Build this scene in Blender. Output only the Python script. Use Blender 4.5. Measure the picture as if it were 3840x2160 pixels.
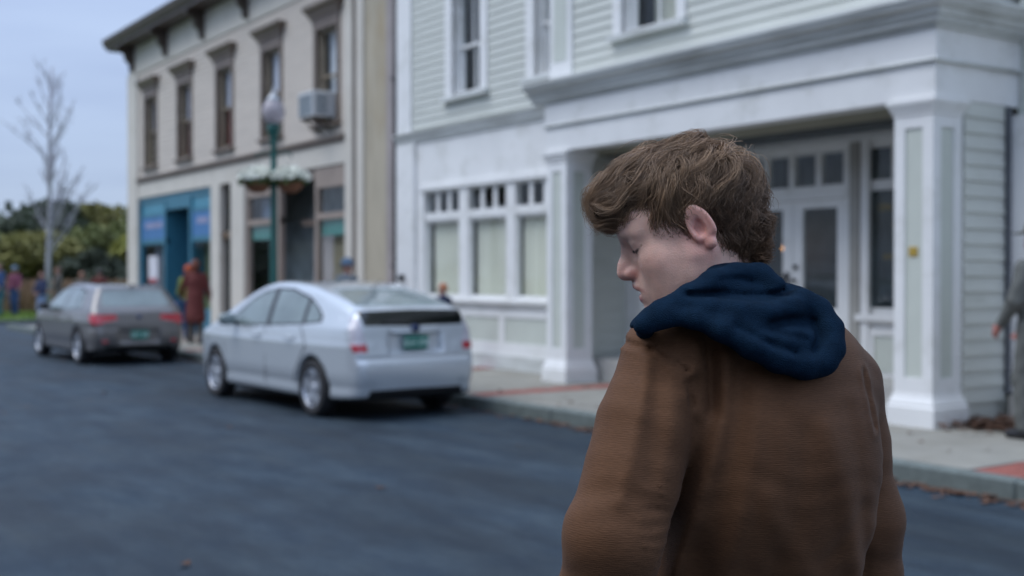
import bpy, bmesh, math, random
import numpy as np
from mathutils import Vector, Matrix, Euler
random.seed(7); rng = np.random.default_rng(7)
for o in list(bpy.data.objects): bpy.data.objects.remove(o)
scn = bpy.context.scene
col = scn.collection
R = math.radians

# ------------------------------------------------------------------ camera, sky, sun, exposure
CAM_YAW = R(55.7)
cd = bpy.data.cameras.new('camera'); cam = bpy.data.objects.new('camera', cd); col.objects.link(cam)
cam.location = (0, 0, 1.55); cam.rotation_euler = (R(89.437), 0, CAM_YAW)
cd.sensor_width = 36; cd.lens = 41.93; cd.clip_start = .05; cd.clip_end = 3000
cd.dof.use_dof = True; cd.dof.focus_distance = 1.64; cd.dof.aperture_fstop = 3.9
scn.camera = cam

SUN_AZ = R(249)      # direction the light comes from, measured from +X counter-clockwise
SUN_EL = R(57)
world = bpy.data.worlds.new("World"); scn.world = world; world.use_nodes = True
nt = world.node_tree; N = nt.nodes; L = nt.links
bg = N['Background']; bg.inputs['Strength'].default_value = 0.1
sky = N.new('ShaderNodeTexSky'); sky.sky_type = 'NISHITA'; sky.sun_disc = False
sky.sun_elevation = SUN_EL; sky.sun_rotation = math.pi/2 - SUN_AZ
tc = N.new('ShaderNodeTexCoord')
mp = N.new('ShaderNodeMapping'); mp.inputs['Rotation'].default_value = (0, 0, R(20)); mp.inputs['Scale'].default_value = (1.2, 1.2, 9.0)
nz = N.new('ShaderNodeTexNoise'); nz.inputs['Scale'].default_value = 2.2; nz.inputs['Detail'].default_value = 5; nz.inputs['Roughness'].default_value = .5
cr = N.new('ShaderNodeValToRGB')
cr.color_ramp.elements[0].position = .32; cr.color_ramp.elements[0].color = (3.75, 4.7, 6.9, 1)
cr.color_ramp.elements[1].position = .66; cr.color_ramp.elements[1].color = (4.65, 5.75, 7.9, 1)
sp = N.new('ShaderNodeSeparateXYZ')
rz = N.new('ShaderNodeMapRange'); rz.inputs[1].default_value = 0; rz.inputs[2].default_value = 1.0; rz.inputs[3].default_value = .78; rz.inputs[4].default_value = 2.1
mul = N.new('ShaderNodeMix'); mul.data_type = 'RGBA'; mul.blend_type = 'MULTIPLY'; mul.inputs[0].default_value = 1
mx = N.new('ShaderNodeMix'); mx.data_type = 'RGBA'; mx.inputs[0].default_value = .86
L.new(tc.outputs['Generated'], mp.inputs[0]); L.new(mp.outputs[0], nz.inputs['Vector']); L.new(nz.outputs['Fac'], cr.inputs[0])
L.new(tc.outputs['Generated'], sp.inputs[0]); L.new(sp.outputs[2], rz.inputs[0])
L.new(cr.outputs[0], mul.inputs[6]); L.new(rz.outputs[0], mul.inputs[7])
L.new(sky.outputs[0], mx.inputs[6]); L.new(mul.outputs[2], mx.inputs[7]); L.new(mx.outputs[2], bg.inputs[0])

sd = bpy.data.lights.new('sun', 'SUN'); sun = bpy.data.objects.new('sun', sd); col.objects.link(sun)
sd.energy = 1.5; sd.angle = R(42); sd.color = (1, .995, .975)
d = Vector((math.cos(SUN_AZ)*math.cos(SUN_EL), math.sin(SUN_AZ)*math.cos(SUN_EL), math.sin(SUN_EL)))
sun.rotation_euler = d.to_track_quat('Z', 'Y').to_euler(); sun.location = d*50
vs = scn.view_settings; vs.view_transform = 'Standard'; vs.look = 'None'; vs.gamma = 1; vs.exposure = .3; vs.use_curve_mapping = False
scn.render.film_transparent = False

# ------------------------------------------------------------------ helpers: tagging and linking
def tag(o, label=None, cat=None, group=None, kind=None):
    if label: o['label'] = label
    if cat: o['category'] = cat
    if group: o['group'] = group
    if kind: o['kind'] = kind
    return o
def empty(name, loc=(0, 0, 0), rz=0, parent=None):
    o = bpy.data.objects.new(name, None); col.objects.link(o); o.empty_display_size = .1
    o.location = loc; o.rotation_euler = (0, 0, rz)
    if parent: o.parent = parent
    return o
def link(name, me, mat=None, parent=None, smooth=False):
    o = bpy.data.objects.new(name, me); col.objects.link(o)
    if mat and not me.materials: me.materials.append(mat)
    if parent: o.parent = parent
    if smooth:
        me.polygons.foreach_set('use_smooth', np.ones(len(me.polygons), bool))
    return o
def copy_tree(o, parent=None):
    c = o.copy(); col.objects.link(c); c.parent = parent
    for ch in list(o.children): copy_tree(ch, c)
    return c

class MB:
    def __init__(s): s.v = []; s.f = []
    def add(s, vs_, fs):
        n = len(s.v); s.v += [tuple(p) for p in vs_]; s.f += [tuple(i+n for i in f) for f in fs]; return s
    def box(s, x0, x1, y0, y1, z0, z1, M=None):
        if x0 > x1: x0, x1 = x1, x0
        if y0 > y1: y0, y1 = y1, y0
        P = [(x0,y0,z0),(x1,y0,z0),(x1,y1,z0),(x0,y1,z0),(x0,y0,z1),(x1,y0,z1),(x1,y1,z1),(x0,y1,z1)]
        if M is not None: P = [tuple(M @ Vector(p)) for p in P]
        return s.add(P, [(0,3,2,1),(4,5,6,7),(0,1,5,4),(1,2,6,5),(2,3,7,6),(3,0,4,7)])
    def sbox(s, s0, s1, t0, t1, z0, z1):        # street coordinates: s runs along the street (x = -s), t across it
        return s.box(-s0, -s1, t0, t1, z0, z1)
    def bbox(s, x0, x1, y0, y1, z0, z1, b=.01):  # box with chamfered edges
        if x0 > x1: x0, x1 = x1, x0
        if y0 > y1: y0, y1 = y1, y0
        bm = bmesh.new(); bmesh.ops.create_cube(bm, size=1)
        for v in bm.verts: v.co = Vector(((x0+x1)/2+v.co.x*(x1-x0), (y0+y1)/2+v.co.y*(y1-y0), (z0+z1)/2+v.co.z*(z1-z0)))
        bmesh.ops.bevel(bm, geom=bm.edges[:], offset=min(b, .4*min(x1-x0, y1-y0, z1-z0)), segments=1, affect='EDGES')
        bm.verts.index_update()
        s.add([v.co[:] for v in bm.verts], [tuple(v.index for v in f.verts) for f in bm.faces]); bm.free(); return s
    def loft(s, rings, closed=True, caps=True):
        n = len(rings[0]); b = len(s.v)
        for r in rings: s.v += [tuple(p) for p in r]
        for i in range(len(rings)-1):
            for j in range(n if closed else n-1):
                k = (j+1) % n
                s.f.append((b+i*n+j, b+i*n+k, b+(i+1)*n+k, b+(i+1)*n+j))
        if caps:
            s.f.append(tuple(b+j for j in range(n))[::-1]); s.f.append(tuple(b+(len(rings)-1)*n+j for j in range(n)))
        return s
    def tube(s, pts, rad, n=8):
        pts = [Vector(p) for p in pts]; rings = []
        if not hasattr(rad, '__len__'): rad = [rad]*len(pts)
        up = None
        for i, p in enumerate(pts):
            t = (pts[min(i+1, len(pts)-1)]-pts[max(i-1, 0)]).normalized()
            if up is None: up = t.orthogonal().normalized()
            up = (up - t*up.dot(t)).normalized(); w = t.cross(up)
            rings.append([p + (up*math.cos(2*math.pi*k/n)+w*math.sin(2*math.pi*k/n))*rad[i] for k in range(n)])
        return s.loft(rings)
    def lathe(s, prof, c=(0,0,0), n=24, axis='Z', caps=True):
        rings = []
        for r, h in prof:
            r = max(r, 1e-4); ring = []
            for k in range(n):
                a = 2*math.pi*k/n; x, y = r*math.cos(a), r*math.sin(a)
                if axis == 'Z': p = (c[0]+x, c[1]+y, c[2]+h)
                elif axis == 'Y': p = (c[0]+x, c[1]+h, c[2]+y)
                ring.append(p)
            rings.append(ring)
        return s.loft(rings, caps=caps)
    def prism(s, prof, a0, a1, axis='X'):        # prof: 2-D points, extruded along an axis
        def P(a, p): return (a, p[0], p[1]) if axis == 'X' else (p[0], a, p[1])
        return s.loft([[P(a0, p) for p in prof], [P(a1, p) for p in prof]])
    def mesh(s, name='m'):
        me = bpy.data.meshes.new(name); me.from_pydata(s.v, [], s.f); me.update(); return me
    def build(s, name, mat, parent=None, smooth=False):
        me = s.mesh(name)
        bm = bmesh.new(); bm.from_mesh(me); bmesh.ops.recalc_face_normals(bm, faces=bm.faces[:]); bm.to_mesh(me); bm.free()
        return link(name, me, mat, parent, smooth)

# ------------------------------------------------------------------ materials
def mat(name, color, rough=.6, metal=0, var=.12, scale=3.0, bump=0, bscale=40, spec=.5, coat=0, stretch=(1,1,1), dirt=None, dscale=1.0, dlo=.5, dhi=.75, coords='Object', det=6):
    m = bpy.data.materials.new(name); m.use_nodes = True; T = m.node_tree; n = T.nodes; l = T.links
    b = n['Principled BSDF']; b.inputs['Roughness'].default_value = rough; b.inputs['Metallic'].default_value = metal
    b.inputs['Specular IOR Level'].default_value = spec; b.inputs['Coat Weight'].default_value = coat; b.inputs['Coat Roughness'].default_value = .04
    tc = n.new('ShaderNodeTexCoord'); mp = n.new('ShaderNodeMapping'); mp.inputs['Scale'].default_value = stretch
    if coords == 'World':
        g = n.new('ShaderNodeNewGeometry'); l.new(g.outputs['Position'], mp.inputs[0])
    else: l.new(tc.outputs[coords], mp.inputs[0])
    nz = n.new('ShaderNodeTexNoise'); nz.inputs['Scale'].default_value = scale; nz.inputs['Detail'].default_value = det
    l.new(mp.outputs[0], nz.inputs['Vector'])
    r = n.new('ShaderNodeValToRGB'); e = r.color_ramp.elements
    e[0].position = .3; e[1].position = .7
    e[0].color = tuple(c*(1-var) for c in color)+(1,); e[1].color = tuple(min(1, c*(1+var)) for c in color)+(1,)
    l.new(nz.outputs['Fac'], r.inputs[0]); out = r.outputs[0]
    if dirt:
        n2 = n.new('ShaderNodeTexNoise'); n2.inputs['Scale'].default_value = dscale; n2.inputs['Detail'].default_value = 8; n2.inputs['Roughness'].default_value = .65
        l.new(mp.outputs[0], n2.inputs['Vector'])
        mr = n.new('ShaderNodeMapRange'); mr.inputs[1].default_value = dlo; mr.inputs[2].default_value = dhi; l.new(n2.outputs['Fac'], mr.inputs[0])
        mix = n.new('ShaderNodeMix'); mix.data_type = 'RGBA'; l.new(mr.outputs[0], mix.inputs[0]); l.new(out, mix.inputs[6]); mix.inputs[7].default_value = tuple(dirt)+(1,)
        out = mix.outputs[2]
    l.new(out, b.inputs['Base Color'])
    if bump:
        n3 = n.new('ShaderNodeTexNoise'); n3.inputs['Scale'].default_value = bscale; n3.inputs['Detail'].default_value = 4; l.new(mp.outputs[0], n3.inputs['Vector'])
        bp = n.new('ShaderNodeBump'); bp.inputs['Strength'].default_value = bump; bp.inputs['Distance'].default_value = .01
        l.new(n3.outputs['Fac'], bp.inputs['Height']); l.new(bp.outputs[0], b.inputs['Normal'])
    return m
def vcol_mat(name, rough=.6, sss=0, bump=0, bscale=200, spec=.5, noise=0, nscale=30):
    m = bpy.data.materials.new(name); m.use_nodes = True; T = m.node_tree; n = T.nodes; l = T.links
    b = n['Principled BSDF']; b.inputs['Roughness'].default_value = rough; b.inputs['Specular IOR Level'].default_value = spec
    a = n.new('ShaderNodeVertexColor'); a.layer_name = 'Col'; out = a.outputs[0]
    tc = n.new('ShaderNodeTexCoord')
    if noise:
        nz = n.new('ShaderNodeTexNoise'); nz.inputs['Scale'].default_value = nscale; nz.inputs['Detail'].default_value = 5; l.new(tc.outputs['Object'], nz.inputs['Vector'])
        mr = n.new('ShaderNodeMapRange'); mr.inputs[1].default_value = .3; mr.inputs[2].default_value = .7; mr.inputs[3].default_value = 1-noise; mr.inputs[4].default_value = 1+noise
        l.new(nz.outputs['Fac'], mr.inputs[0]); mx = n.new('ShaderNodeMix'); mx.data_type = 'RGBA'; mx.blend_type = 'MULTIPLY'; mx.inputs[0].default_value = 1
        l.new(out, mx.inputs[6]); l.new(mr.outputs[0], mx.inputs[7]); out = mx.outputs[2]
    l.new(out, b.inputs['Base Color'])
    if sss:
        b.inputs['Subsurface Weight'].default_value = sss; b.inputs['Subsurface Radius'].default_value = (.012, .005, .003); b.inputs['Subsurface Scale'].default_value = 1
    if bump:
        n3 = n.new('ShaderNodeTexNoise'); n3.inputs['Scale'].default_value = bscale; n3.inputs['Detail'].default_value = 4; l.new(tc.outputs['Object'], n3.inputs['Vector'])
        bp = n.new('ShaderNodeBump'); bp.inputs['Strength'].default_value = bump; bp.inputs['Distance'].default_value = .004
        l.new(n3.outputs['Fac'], bp.inputs['Height']); l.new(bp.outputs[0], b.inputs['Normal'])
    return m
def glass_mat(name, tint=(.95, .97, .97), refl=1.5, rough=.02):
    m = bpy.data.materials.new(name); m.use_nodes = True; T = m.node_tree; n = T.nodes; l = T.links
    for x in list(n):
        if x.type == 'BSDF_PRINCIPLED': n.remove(x)
    out = n['Material Output']; tr = n.new('ShaderNodeBsdfTransparent'); tr.inputs[0].default_value = tint+(1,)
    gl = n.new('ShaderNodeBsdfGlossy'); gl.inputs['Roughness'].default_value = rough
    fr = n.new('ShaderNodeFresnel'); fr.inputs[0].default_value = refl
    ml = n.new('ShaderNodeMath'); ml.operation = 'MULTIPLY'; ml.use_clamp = True; ge = n.new('ShaderNodeNewGeometry'); sb = n.new('ShaderNodeMath'); sb.operation = 'SUBTRACT'; sb.inputs[0].default_value = 1; l.new(ge.outputs['Backfacing'], sb.inputs[1]); l.new(sb.outputs[0], ml.inputs[1])
    nz = n.new('ShaderNodeTexNoise'); nz.inputs['Scale'].default_value = 1.3; tc = n.new('ShaderNodeTexCoord'); l.new(tc.outputs['Object'], nz.inputs['Vector'])
    bp = n.new('ShaderNodeBump'); bp.inputs['Strength'].default_value = .05; bp.inputs['Distance'].default_value = .05; l.new(nz.outputs['Fac'], bp.inputs['Height']); l.new(bp.outputs[0], gl.inputs['Normal'])
    mx = n.new('ShaderNodeMixShader'); l.new(fr.outputs[0], ml.inputs[0]); l.new(ml.outputs[0], mx.inputs[0]); l.new(tr.outputs[0], mx.inputs[1]); l.new(gl.outputs[0], mx.inputs[2]); l.new(mx.outputs[0], out.inputs[0])
    return m
def emit_mat(name, color, strength):
    m = bpy.data.materials.new(name); m.use_nodes = True; b = m.node_tree.nodes['Principled BSDF']
    b.inputs['Base Color'].default_value = color+(1,); b.inputs['Emission Color'].default_value = color+(1,); b.inputs['Emission Strength'].default_value = strength
    return m

M = {}
M['trim'] = mat('white_trim_paint', (.78, .78, .765), .45, var=.045, scale=1.5, dirt=(.50, .50, .45), dscale=2.6, dlo=.52, dhi=.9, coords='World', bump=.06, bscale=30)
M['cornice'] = mat('weathered_cornice_paint', (.66, .68, .66), .55, var=.06, scale=2, dirt=(.30, .30, .27), dscale=1.5, dlo=.42, dhi=.85, stretch=(.5, 1, 3), coords='World')
M['clap'] = mat('sage_white_clapboard_paint', (.57, .585, .535), .55, var=.05, scale=2.5, dirt=(.45, .47, .40), dscale=2, dlo=.55, dhi=.9, coords='World', stretch=(.6, 1, 4))
M['panel'] = mat('pale_sage_panel_paint', (.54, .57, .51), .5, var=.04, coords='World')
M['cream'] = mat('cream_paint', (.60, .56, .49), .55, var=.05, scale=2, dirt=(.45, .4, .32), dscale=1.5, dlo=.55, dhi=.9, coords='World')
M['beige'] = mat('beige_clapboard_paint', (.57, .505, .435), .6, var=.05, scale=2, dirt=(.42, .38, .33), dscale=1.6, dlo=.55, dhi=.9, coords='World', stretch=(.6, 1, 4))
M['brown'] = mat('taupe_brown_paint', (.16, .12, .095), .5, var=.12, coords='World')
M['darkbrown'] = mat('dark_brown_eaves_paint', (.075, .055, .045), .5, var=.15, coords='World')
M['tan'] = mat('tan_window_paint', (.28, .23, .17), .5, var=.1, coords='World')
M['stucco'] = mat('stained_ochre_stucco', (.41, .365, .28), .85, var=.12, scale=2.5, dirt=(.34, .26, .15), dscale=1.2, dlo=.5, dhi=.75, stretch=(1, 1, .35), bump=.3, bscale=30, coords='World')
M['teal'] = mat('teal_storefront_paint', (.035, .165, .24), .45, var=.1, coords='World')
M['teallight'] = mat('pale_teal_panel_paint', (.065, .25, .35), .45, var=.08, coords='World')
M['blue'] = mat('blue_sign_board_paint', (.05, .17, .38), .45, var=.08, coords='World')
M['bluedark'] = mat('deep_blue_door_paint', (.02, .10, .30), .45, var=.1, coords='World')
M['greenband'] = mat('green_valance_paint', (.04, .25, .21), .5, var=.12, coords='World')
M['pinklet'] = mat('pale_pink_lettering', (.36, .34, .46), .6)
M['doorbrown'] = mat('brown_door_wood', (.13, .085, .05), .5, var=.25, scale=4, stretch=(6, 6, .6))
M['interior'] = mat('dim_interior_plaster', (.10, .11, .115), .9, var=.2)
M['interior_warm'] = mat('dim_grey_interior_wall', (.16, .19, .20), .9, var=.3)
M['curtain'] = mat('pleated_cream_curtain', (.80, .77, .64), .9, var=.06, scale=1)
M['curtainlite'] = mat('pinkish_white_curtain', (.50, .46, .45), .9, var=.06)
M['curtainred'] = mat('dark_red_curtain', (.28, .05, .04), .9, var=.1)
M['glass'] = glass_mat('window_glass')
M['darkmetal'] = mat('dark_downpipe_paint', (.05, .04, .045), .5, var=.1)
M['greymetal'] = mat('grey_metal', (.38, .4, .42), .45, metal=.3, var=.1)
M['acwhite'] = mat('off_white_air_conditioner_enamel', (.55, .56, .56), .45, var=.05)
M['acgrille'] = mat('dark_air_conditioner_grille', (.16, .2, .23), .6, var=.2)
M['lampgreen'] = mat('dark_green_lamp_post_enamel', (.01, .085, .075), .4, var=.15)
M['globe'] = mat('frosted_lamp_globe', (.52, .47, .50), .3, var=.05); M['globe'].node_tree.nodes['Principled BSDF'].inputs['Transmission Weight'].default_value = .35
M['coir'] = mat('brown_coir_basket', (.17, .075, .04), .9, var=.3, scale=20, bump=.5)
M['leaf'] = mat('basket_leaf_green', (.06, .12, .03), .6, var=.4, scale=8)
M['petal'] = mat('cream_white_petals', (.88, .88, .78), .6, var=.12)
M['gold'] = mat('gold_leaf_lettering', (.38, .29, .10), .5, metal=.2, var=.1)
M['brass'] = mat('brass_house_number_plate', (.50, .34, .07), .4, metal=.4, var=.15)
M['black'] = mat('black_hardware', (.015, .015, .017), .4)
M['stone'] = mat('pale_stone_plinth', (.40, .40, .38), .8, var=.12, scale=6, bump=.2)
# ------------------------------------------------------------------ ground, road, pavement
def sheet(name, s0, s1, t0, t1, z, m, n=1):
    b = MB(); b.add([(-s0, t0, z), (-s1, t0, z), (-s1, t1, z), (-s0, t1, z)], [(0, 3, 2, 1)])
    o = b.build(name, m); 
    if o.data.polygons[0].normal.z < 0:
        for p in o.data.polygons: p.flip()
    tag(o, kind='structure'); return o
def asphalt():
    m = bpy.data.materials.new('worn_asphalt'); m.use_nodes = True; T = m.node_tree; n = T.nodes; l = T.links; b = n['Principled BSDF']
    g = n.new('ShaderNodeNewGeometry')
    def noise(scale, stretch, det=5, rough=.55):
        mp = n.new('ShaderNodeMapping'); mp.inputs['Scale'].default_value = stretch; l.new(g.outputs['Position'], mp.inputs[0])
        z = n.new('ShaderNodeTexNoise'); z.inputs['Scale'].default_value = scale; z.inputs['Detail'].default_value = det; z.inputs['Roughness'].default_value = rough; l.new(mp.outputs[0], z.inputs['Vector']); return z.outputs['Fac']
    band = noise(1.0, (.10, .9, 1), 3); patch = noise(.9, (.55, 1, 1), 7, .65); fine = noise(60, (1, 1, 1), 3); streak = noise(2.0, (.55, 1.4, 1), 7, .72)
    def ramp(f, lo, hi, a, c):
        r = n.new('ShaderNodeMapRange'); r.inputs[1].default_value = lo; r.inputs[2].default_value = hi; r.inputs[3].default_value = a; r.inputs[4].default_value = c; l.new(f, r.inputs[0]); return r.outputs[0]
    def mulf(a, c):
        x = n.new('ShaderNodeMath'); x.operation = 'MULTIPLY'; l.new(a, x.inputs[0]); l.new(c, x.inputs[1]); return x.outputs[0]
    v = mulf(mulf(ramp(band, .35, .65, .75, 1.3), ramp(patch, .35, .65, .74, 1.38)), mulf(ramp(fine, .3, .7, .6, 1.4), ramp(streak, .42, .72, .90, 1.38)))
    mx = n.new('ShaderNodeMix'); mx.data_type = 'RGBA'; mx.blend_type = 'MULTIPLY'; mx.inputs[0].default_value = 1
    hue = n.new('ShaderNodeMix'); hue.data_type = 'RGBA'; hue.inputs[6].default_value = (.012, .024, .038, 1); hue.inputs[7].default_value = (.024, .036, .045, 1); l.new(ramp(streak, .4, .7, 0, 1), hue.inputs[0]); l.new(hue.outputs[2], mx.inputs[6]); l.new(v, mx.inputs[7]); l.new(mx.outputs[2], b.inputs['Base Color'])
    l.new(ramp(patch, .3, .7, .62, .85), b.inputs['Roughness']); b.inputs['Specular IOR Level'].default_value = .35
    bp = n.new('ShaderNodeBump'); bp.inputs['Strength'].default_value = .35; bp.inputs['Distance'].default_value = .01; l.new(noise(110, (1, 1, 1), 3), bp.inputs['Height']); l.new(bp.outputs[0], b.inputs['Normal'])
    return m
M['asphalt'] = asphalt()
M['soil'] = mat('dull_green_earth', (.07, .085, .04), .95, var=.3, scale=.2)
M['concrete'] = mat('pavement_concrete', (.27, .26, .225), .85, var=.10, scale=3, dirt=(.20, .185, .15), dscale=1.3, dlo=.5, dhi=.8, coords='World', bump=.2, bscale=60)
M['kerb'] = mat('grey_green_granite_kerb', (.13, .155, .145), .75, var=.18, scale=9, bump=.25, bscale=40, coords='World')
M['brick'] = mat('red_paving_brick', (.27, .085, .065), .8, var=.2, scale=6, bump=.2, coords='World')
M['joint'] = mat('dark_joint_mortar', (.10, .09, .08), .9, var=.2)

def big(name, r, z, m):
    b = MB(); n = 64; b.add([(0, 0, z)]+[(r*math.cos(2*math.pi*k/n), r*math.sin(2*math.pi*k/n), z) for k in range(n)], [(0, k+1, (k+1) % n+1) for k in range(n)])
    o = b.build(name, m)
    for p in o.data.polygons:
        if p.normal.z < 0: p.flip()
    return tag(o, kind='structure')
big('ground', 1500, -.03, M['soil'])
sheet('road', -60, 36.6, -7.6, 7.45, 0, M['asphalt'])
sheet('cross_street', 36.6, 41.3, -60, 60, .0, M['asphalt'])
# kerbstones along the pavement
kerb = empty('kerb', (0, 0, 0)); tag(kerb, kind='structure')
me = MB().bbox(-.895, .895, 7.45, 7.60, -.1, .15, .015).mesh('kerb_stone'); me.materials.append(M['kerb'])
k = 0; s = -6.0
while s < 36.0:
    o = bpy.data.objects.new('kerb_stone', me); col.objects.link(o); o.parent = kerb; o.location = (-(s+.9), random.uniform(-.006, .006), random.uniform(-.004, .003)); s += 1.8
# pavement: concrete slabs with brick bands across
pave = empty('pavement', (0, 0, 0)); tag(pave, kind='structure')
MB().sbox(-6.0, 36.6, 7.60, 12.4, -.1, .132).build('paving_bed', M['joint'], pave)
bands = [5.05, 8.47, 11.9, 15.3, 18.7, 22.1]
slab_me = {}
def slab(s0, s1, t0, t1):
    key = (round(s1-s0, 3), round(t1-t0, 3))
    if key not in slab_me:
        me = MB().bbox(-(s1-s0)/2+.006, (s1-s0)/2-.006, -(t1-t0)/2+.006, (t1-t0)/2-.006, -.03, 0, .006).mesh('slab'); me.materials.append(M['concrete']); slab_me[key] = me
    o = bpy.data.objects.new('slab', slab_me[key]); col.objects.link(o); o.parent = pave
    o.location = (-(s0+s1)/2, (t0+t1)/2, .150+random.uniform(-.003, .003))
rows_t = [7.60, 9.25, 10.9, 12.4]
edges = [-5.0, -1.58, 1.84]+bands+[25.5, 28.9, 32.3, 35.7]
for i in range(len(edges)-1):
    a = edges[i]+.22; c = edges[i+1]-.22; mid = (a+c)/2
    for j in range(3):
        slab(a, mid, rows_t[j], rows_t[j+1]); slab(mid, c, rows_t[j], rows_t[j+1])
bme = MB().bbox(-.098, .098, -.048, .048, -.03, 0, .006).mesh('brick'); bme.materials.append(M['brick'])
for bi, sc in enumerate(edges[1:-1]):
    if sc in (5.05, 8.47, 11.9, 15.3):
        t = 7.65; rown = 0
        while t < 9.30:
            for q in (-.105, .105):
                o = bpy.data.objects.new('brick', bme); col.objects.link(o); o.parent = pave
                o.location = (-(sc+q), t, .148+random.uniform(-.003, .004)); o.rotation_euler.z = random.uniform(-.02, .02)
            t += .104
        MB().sbox(sc-.21, sc+.21, 9.31, 12.4, .1, .149).build('brick_band', M['brick'], pave)
    else:
        MB().sbox(sc-.21, sc+.21, 7.61, 12.4, .1, .149).build('brick_band', M['brick'], pave)
# verge beyond the cross street
M['verge'] = mat('bright_lawn_green', (.13, .20, .035), .95, var=.25, scale=1.2, bump=.4, coords='World')
vk = MB().sbox(41.3, 41.5, -60, 60, -.1, .13).build('far_kerb', M['kerb']); tag(vk, kind='structure')
sheet('verge', 41.5, 120, -60, 90, .12, M['verge'])
# fallen leaves
M['fallen'] = mat('fallen_leaf_brown', (.10, .05, .03), .85, var=.6, scale=7, coords='World')
def leaf_litter(name, spots, label, size=.045):
    b = MB()
    for (x, y, z) in spots:
        a = random.uniform(0, 6.28); s_ = size*random.uniform(.6, 1.3); tx, ty = random.uniform(-.5, .5), random.uniform(-.5, .5)
        P = []
        for (u, w) in ((-1, 0), (-.2, .55), (1, 0), (-.2, -.55)):
            dx = (u*math.cos(a)-w*math.sin(a))*s_; dy = (u*math.sin(a)+w*math.cos(a))*s_
            P.append((x+dx, y+dy, z+.006+abs(dx*tx+dy*ty)))
        b.add(P, [(0, 1, 2), (0, 2, 3)])
    o = b.build(name, M['fallen']); tag(o, label, 'leaves', kind='stuff'); return o
pts = []
for i in range(900):
    s_ = random.choice([random.gauss(8.6, .8), random.gauss(5.2, 1.2), random.uniform(2, 30)])
    pts.append((-s_, 7.45-abs(random.gauss(.02, .09)), .002))
for i in range(60): pts.append((-random.uniform(1, 24), random.uniform(.8, 7.2), .002))
for i in range(60): pts.append((-random.uniform(4, 12), random.uniform(7.6, 9.3), .155))
leaf_litter('fallen_leaves', pts, 'scattered brown autumn leaves on the road and along the kerb')
pile = [(-(6.6+random.gauss(0, .22)), 9.88+random.gauss(0, .22), .155+abs(random.gauss(0, .03))) for i in range(420)]
leaf_litter('leaf_pile', pile, 'heap of brown leaves blown against the plinth beside the porch corner', .05)
# ------------------------------------------------------------------ building helpers (street coordinates s, t)
def wall_holes(parent, name, m, s0, s1, z0, z1, t0, t1, holes):
    ss = sorted({s0, s1, *[max(s0, min(s1, v)) for h in holes for v in h[:2]]}); zz = sorted({z0, z1, *[max(z0, min(z1, v)) for h in holes for v in h[2:]]})
    b = MB()
    for i in range(len(ss)-1):
        j = 0
        while j < len(zz)-1:
            def solid(j):
                cs, cz = (ss[i]+ss[i+1])/2, (zz[j]+zz[j+1])/2
                return not any(h[0] < cs < h[1] and h[2] < cz < h[3] for h in holes)
            if solid(j):
                k = j
                while k+1 < len(zz)-1 and solid(k+1): k += 1
                b.sbox(ss[i], ss[i+1], t0, t1, zz[j], zz[k+1]); j = k+1
            else: j += 1
    return b.build(name, m, parent)
board_me = {}
def clapboards(parent, m, s0, s1, z0, z1, t, pitch, holes, proud=.024, axis='s', face=-1):
    """boards on a wall; axis 's': wall runs along the street and faces the road (t decreasing)
       axis 't': wall runs across, at street position t, facing -s (towards +x) when face = 1"""
    key = (m.name, round(pitch, 4), proud)
    if key not in board_me:
        b = MB(); h = pitch+.012
        prof = [(0, 0), (-proud, 0), (-proud, .008), (-.006, h), (0, h)]
        b.prism(prof, 0, 1, 'X'); me = b.mesh('clapboard')
        bm = bmesh.new(); bm.from_mesh(me); bmesh.ops.recalc_face_normals(bm, faces=bm.faces[:]); bm.to_mesh(me); bm.free(); me.materials.append(m); board_me[key] = me
    me = board_me[key]; z = z0
    while z < z1-.02:
        segs = [(s0, s1)]
        for h in holes:
            if h[2] < z+pitch*.6 and h[3] > z+pitch*.4:
                new = []
                for a, c in segs:
                    if h[1] <= a or h[0] >= c: new.append((a, c)); continue
                    if h[0] > a: new.append((a, h[0]))
                    if h[1] < c: new.append((h[1], c))
                segs = new
        for a, c in segs:
            if c-a < .03: continue
            o = bpy.data.objects.new('clapboard', me); col.objects.link(o); o.parent = parent
            if axis == 's': o.location = (-c, t+random.uniform(-.001, .001), z); o.scale = (c-a, 1, 1)
            else:
                o.location = (-t, a, z); o.rotation_euler.z = math.pi/2; o.scale = (c-a, 1, 1)
        z += pitch
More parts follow.
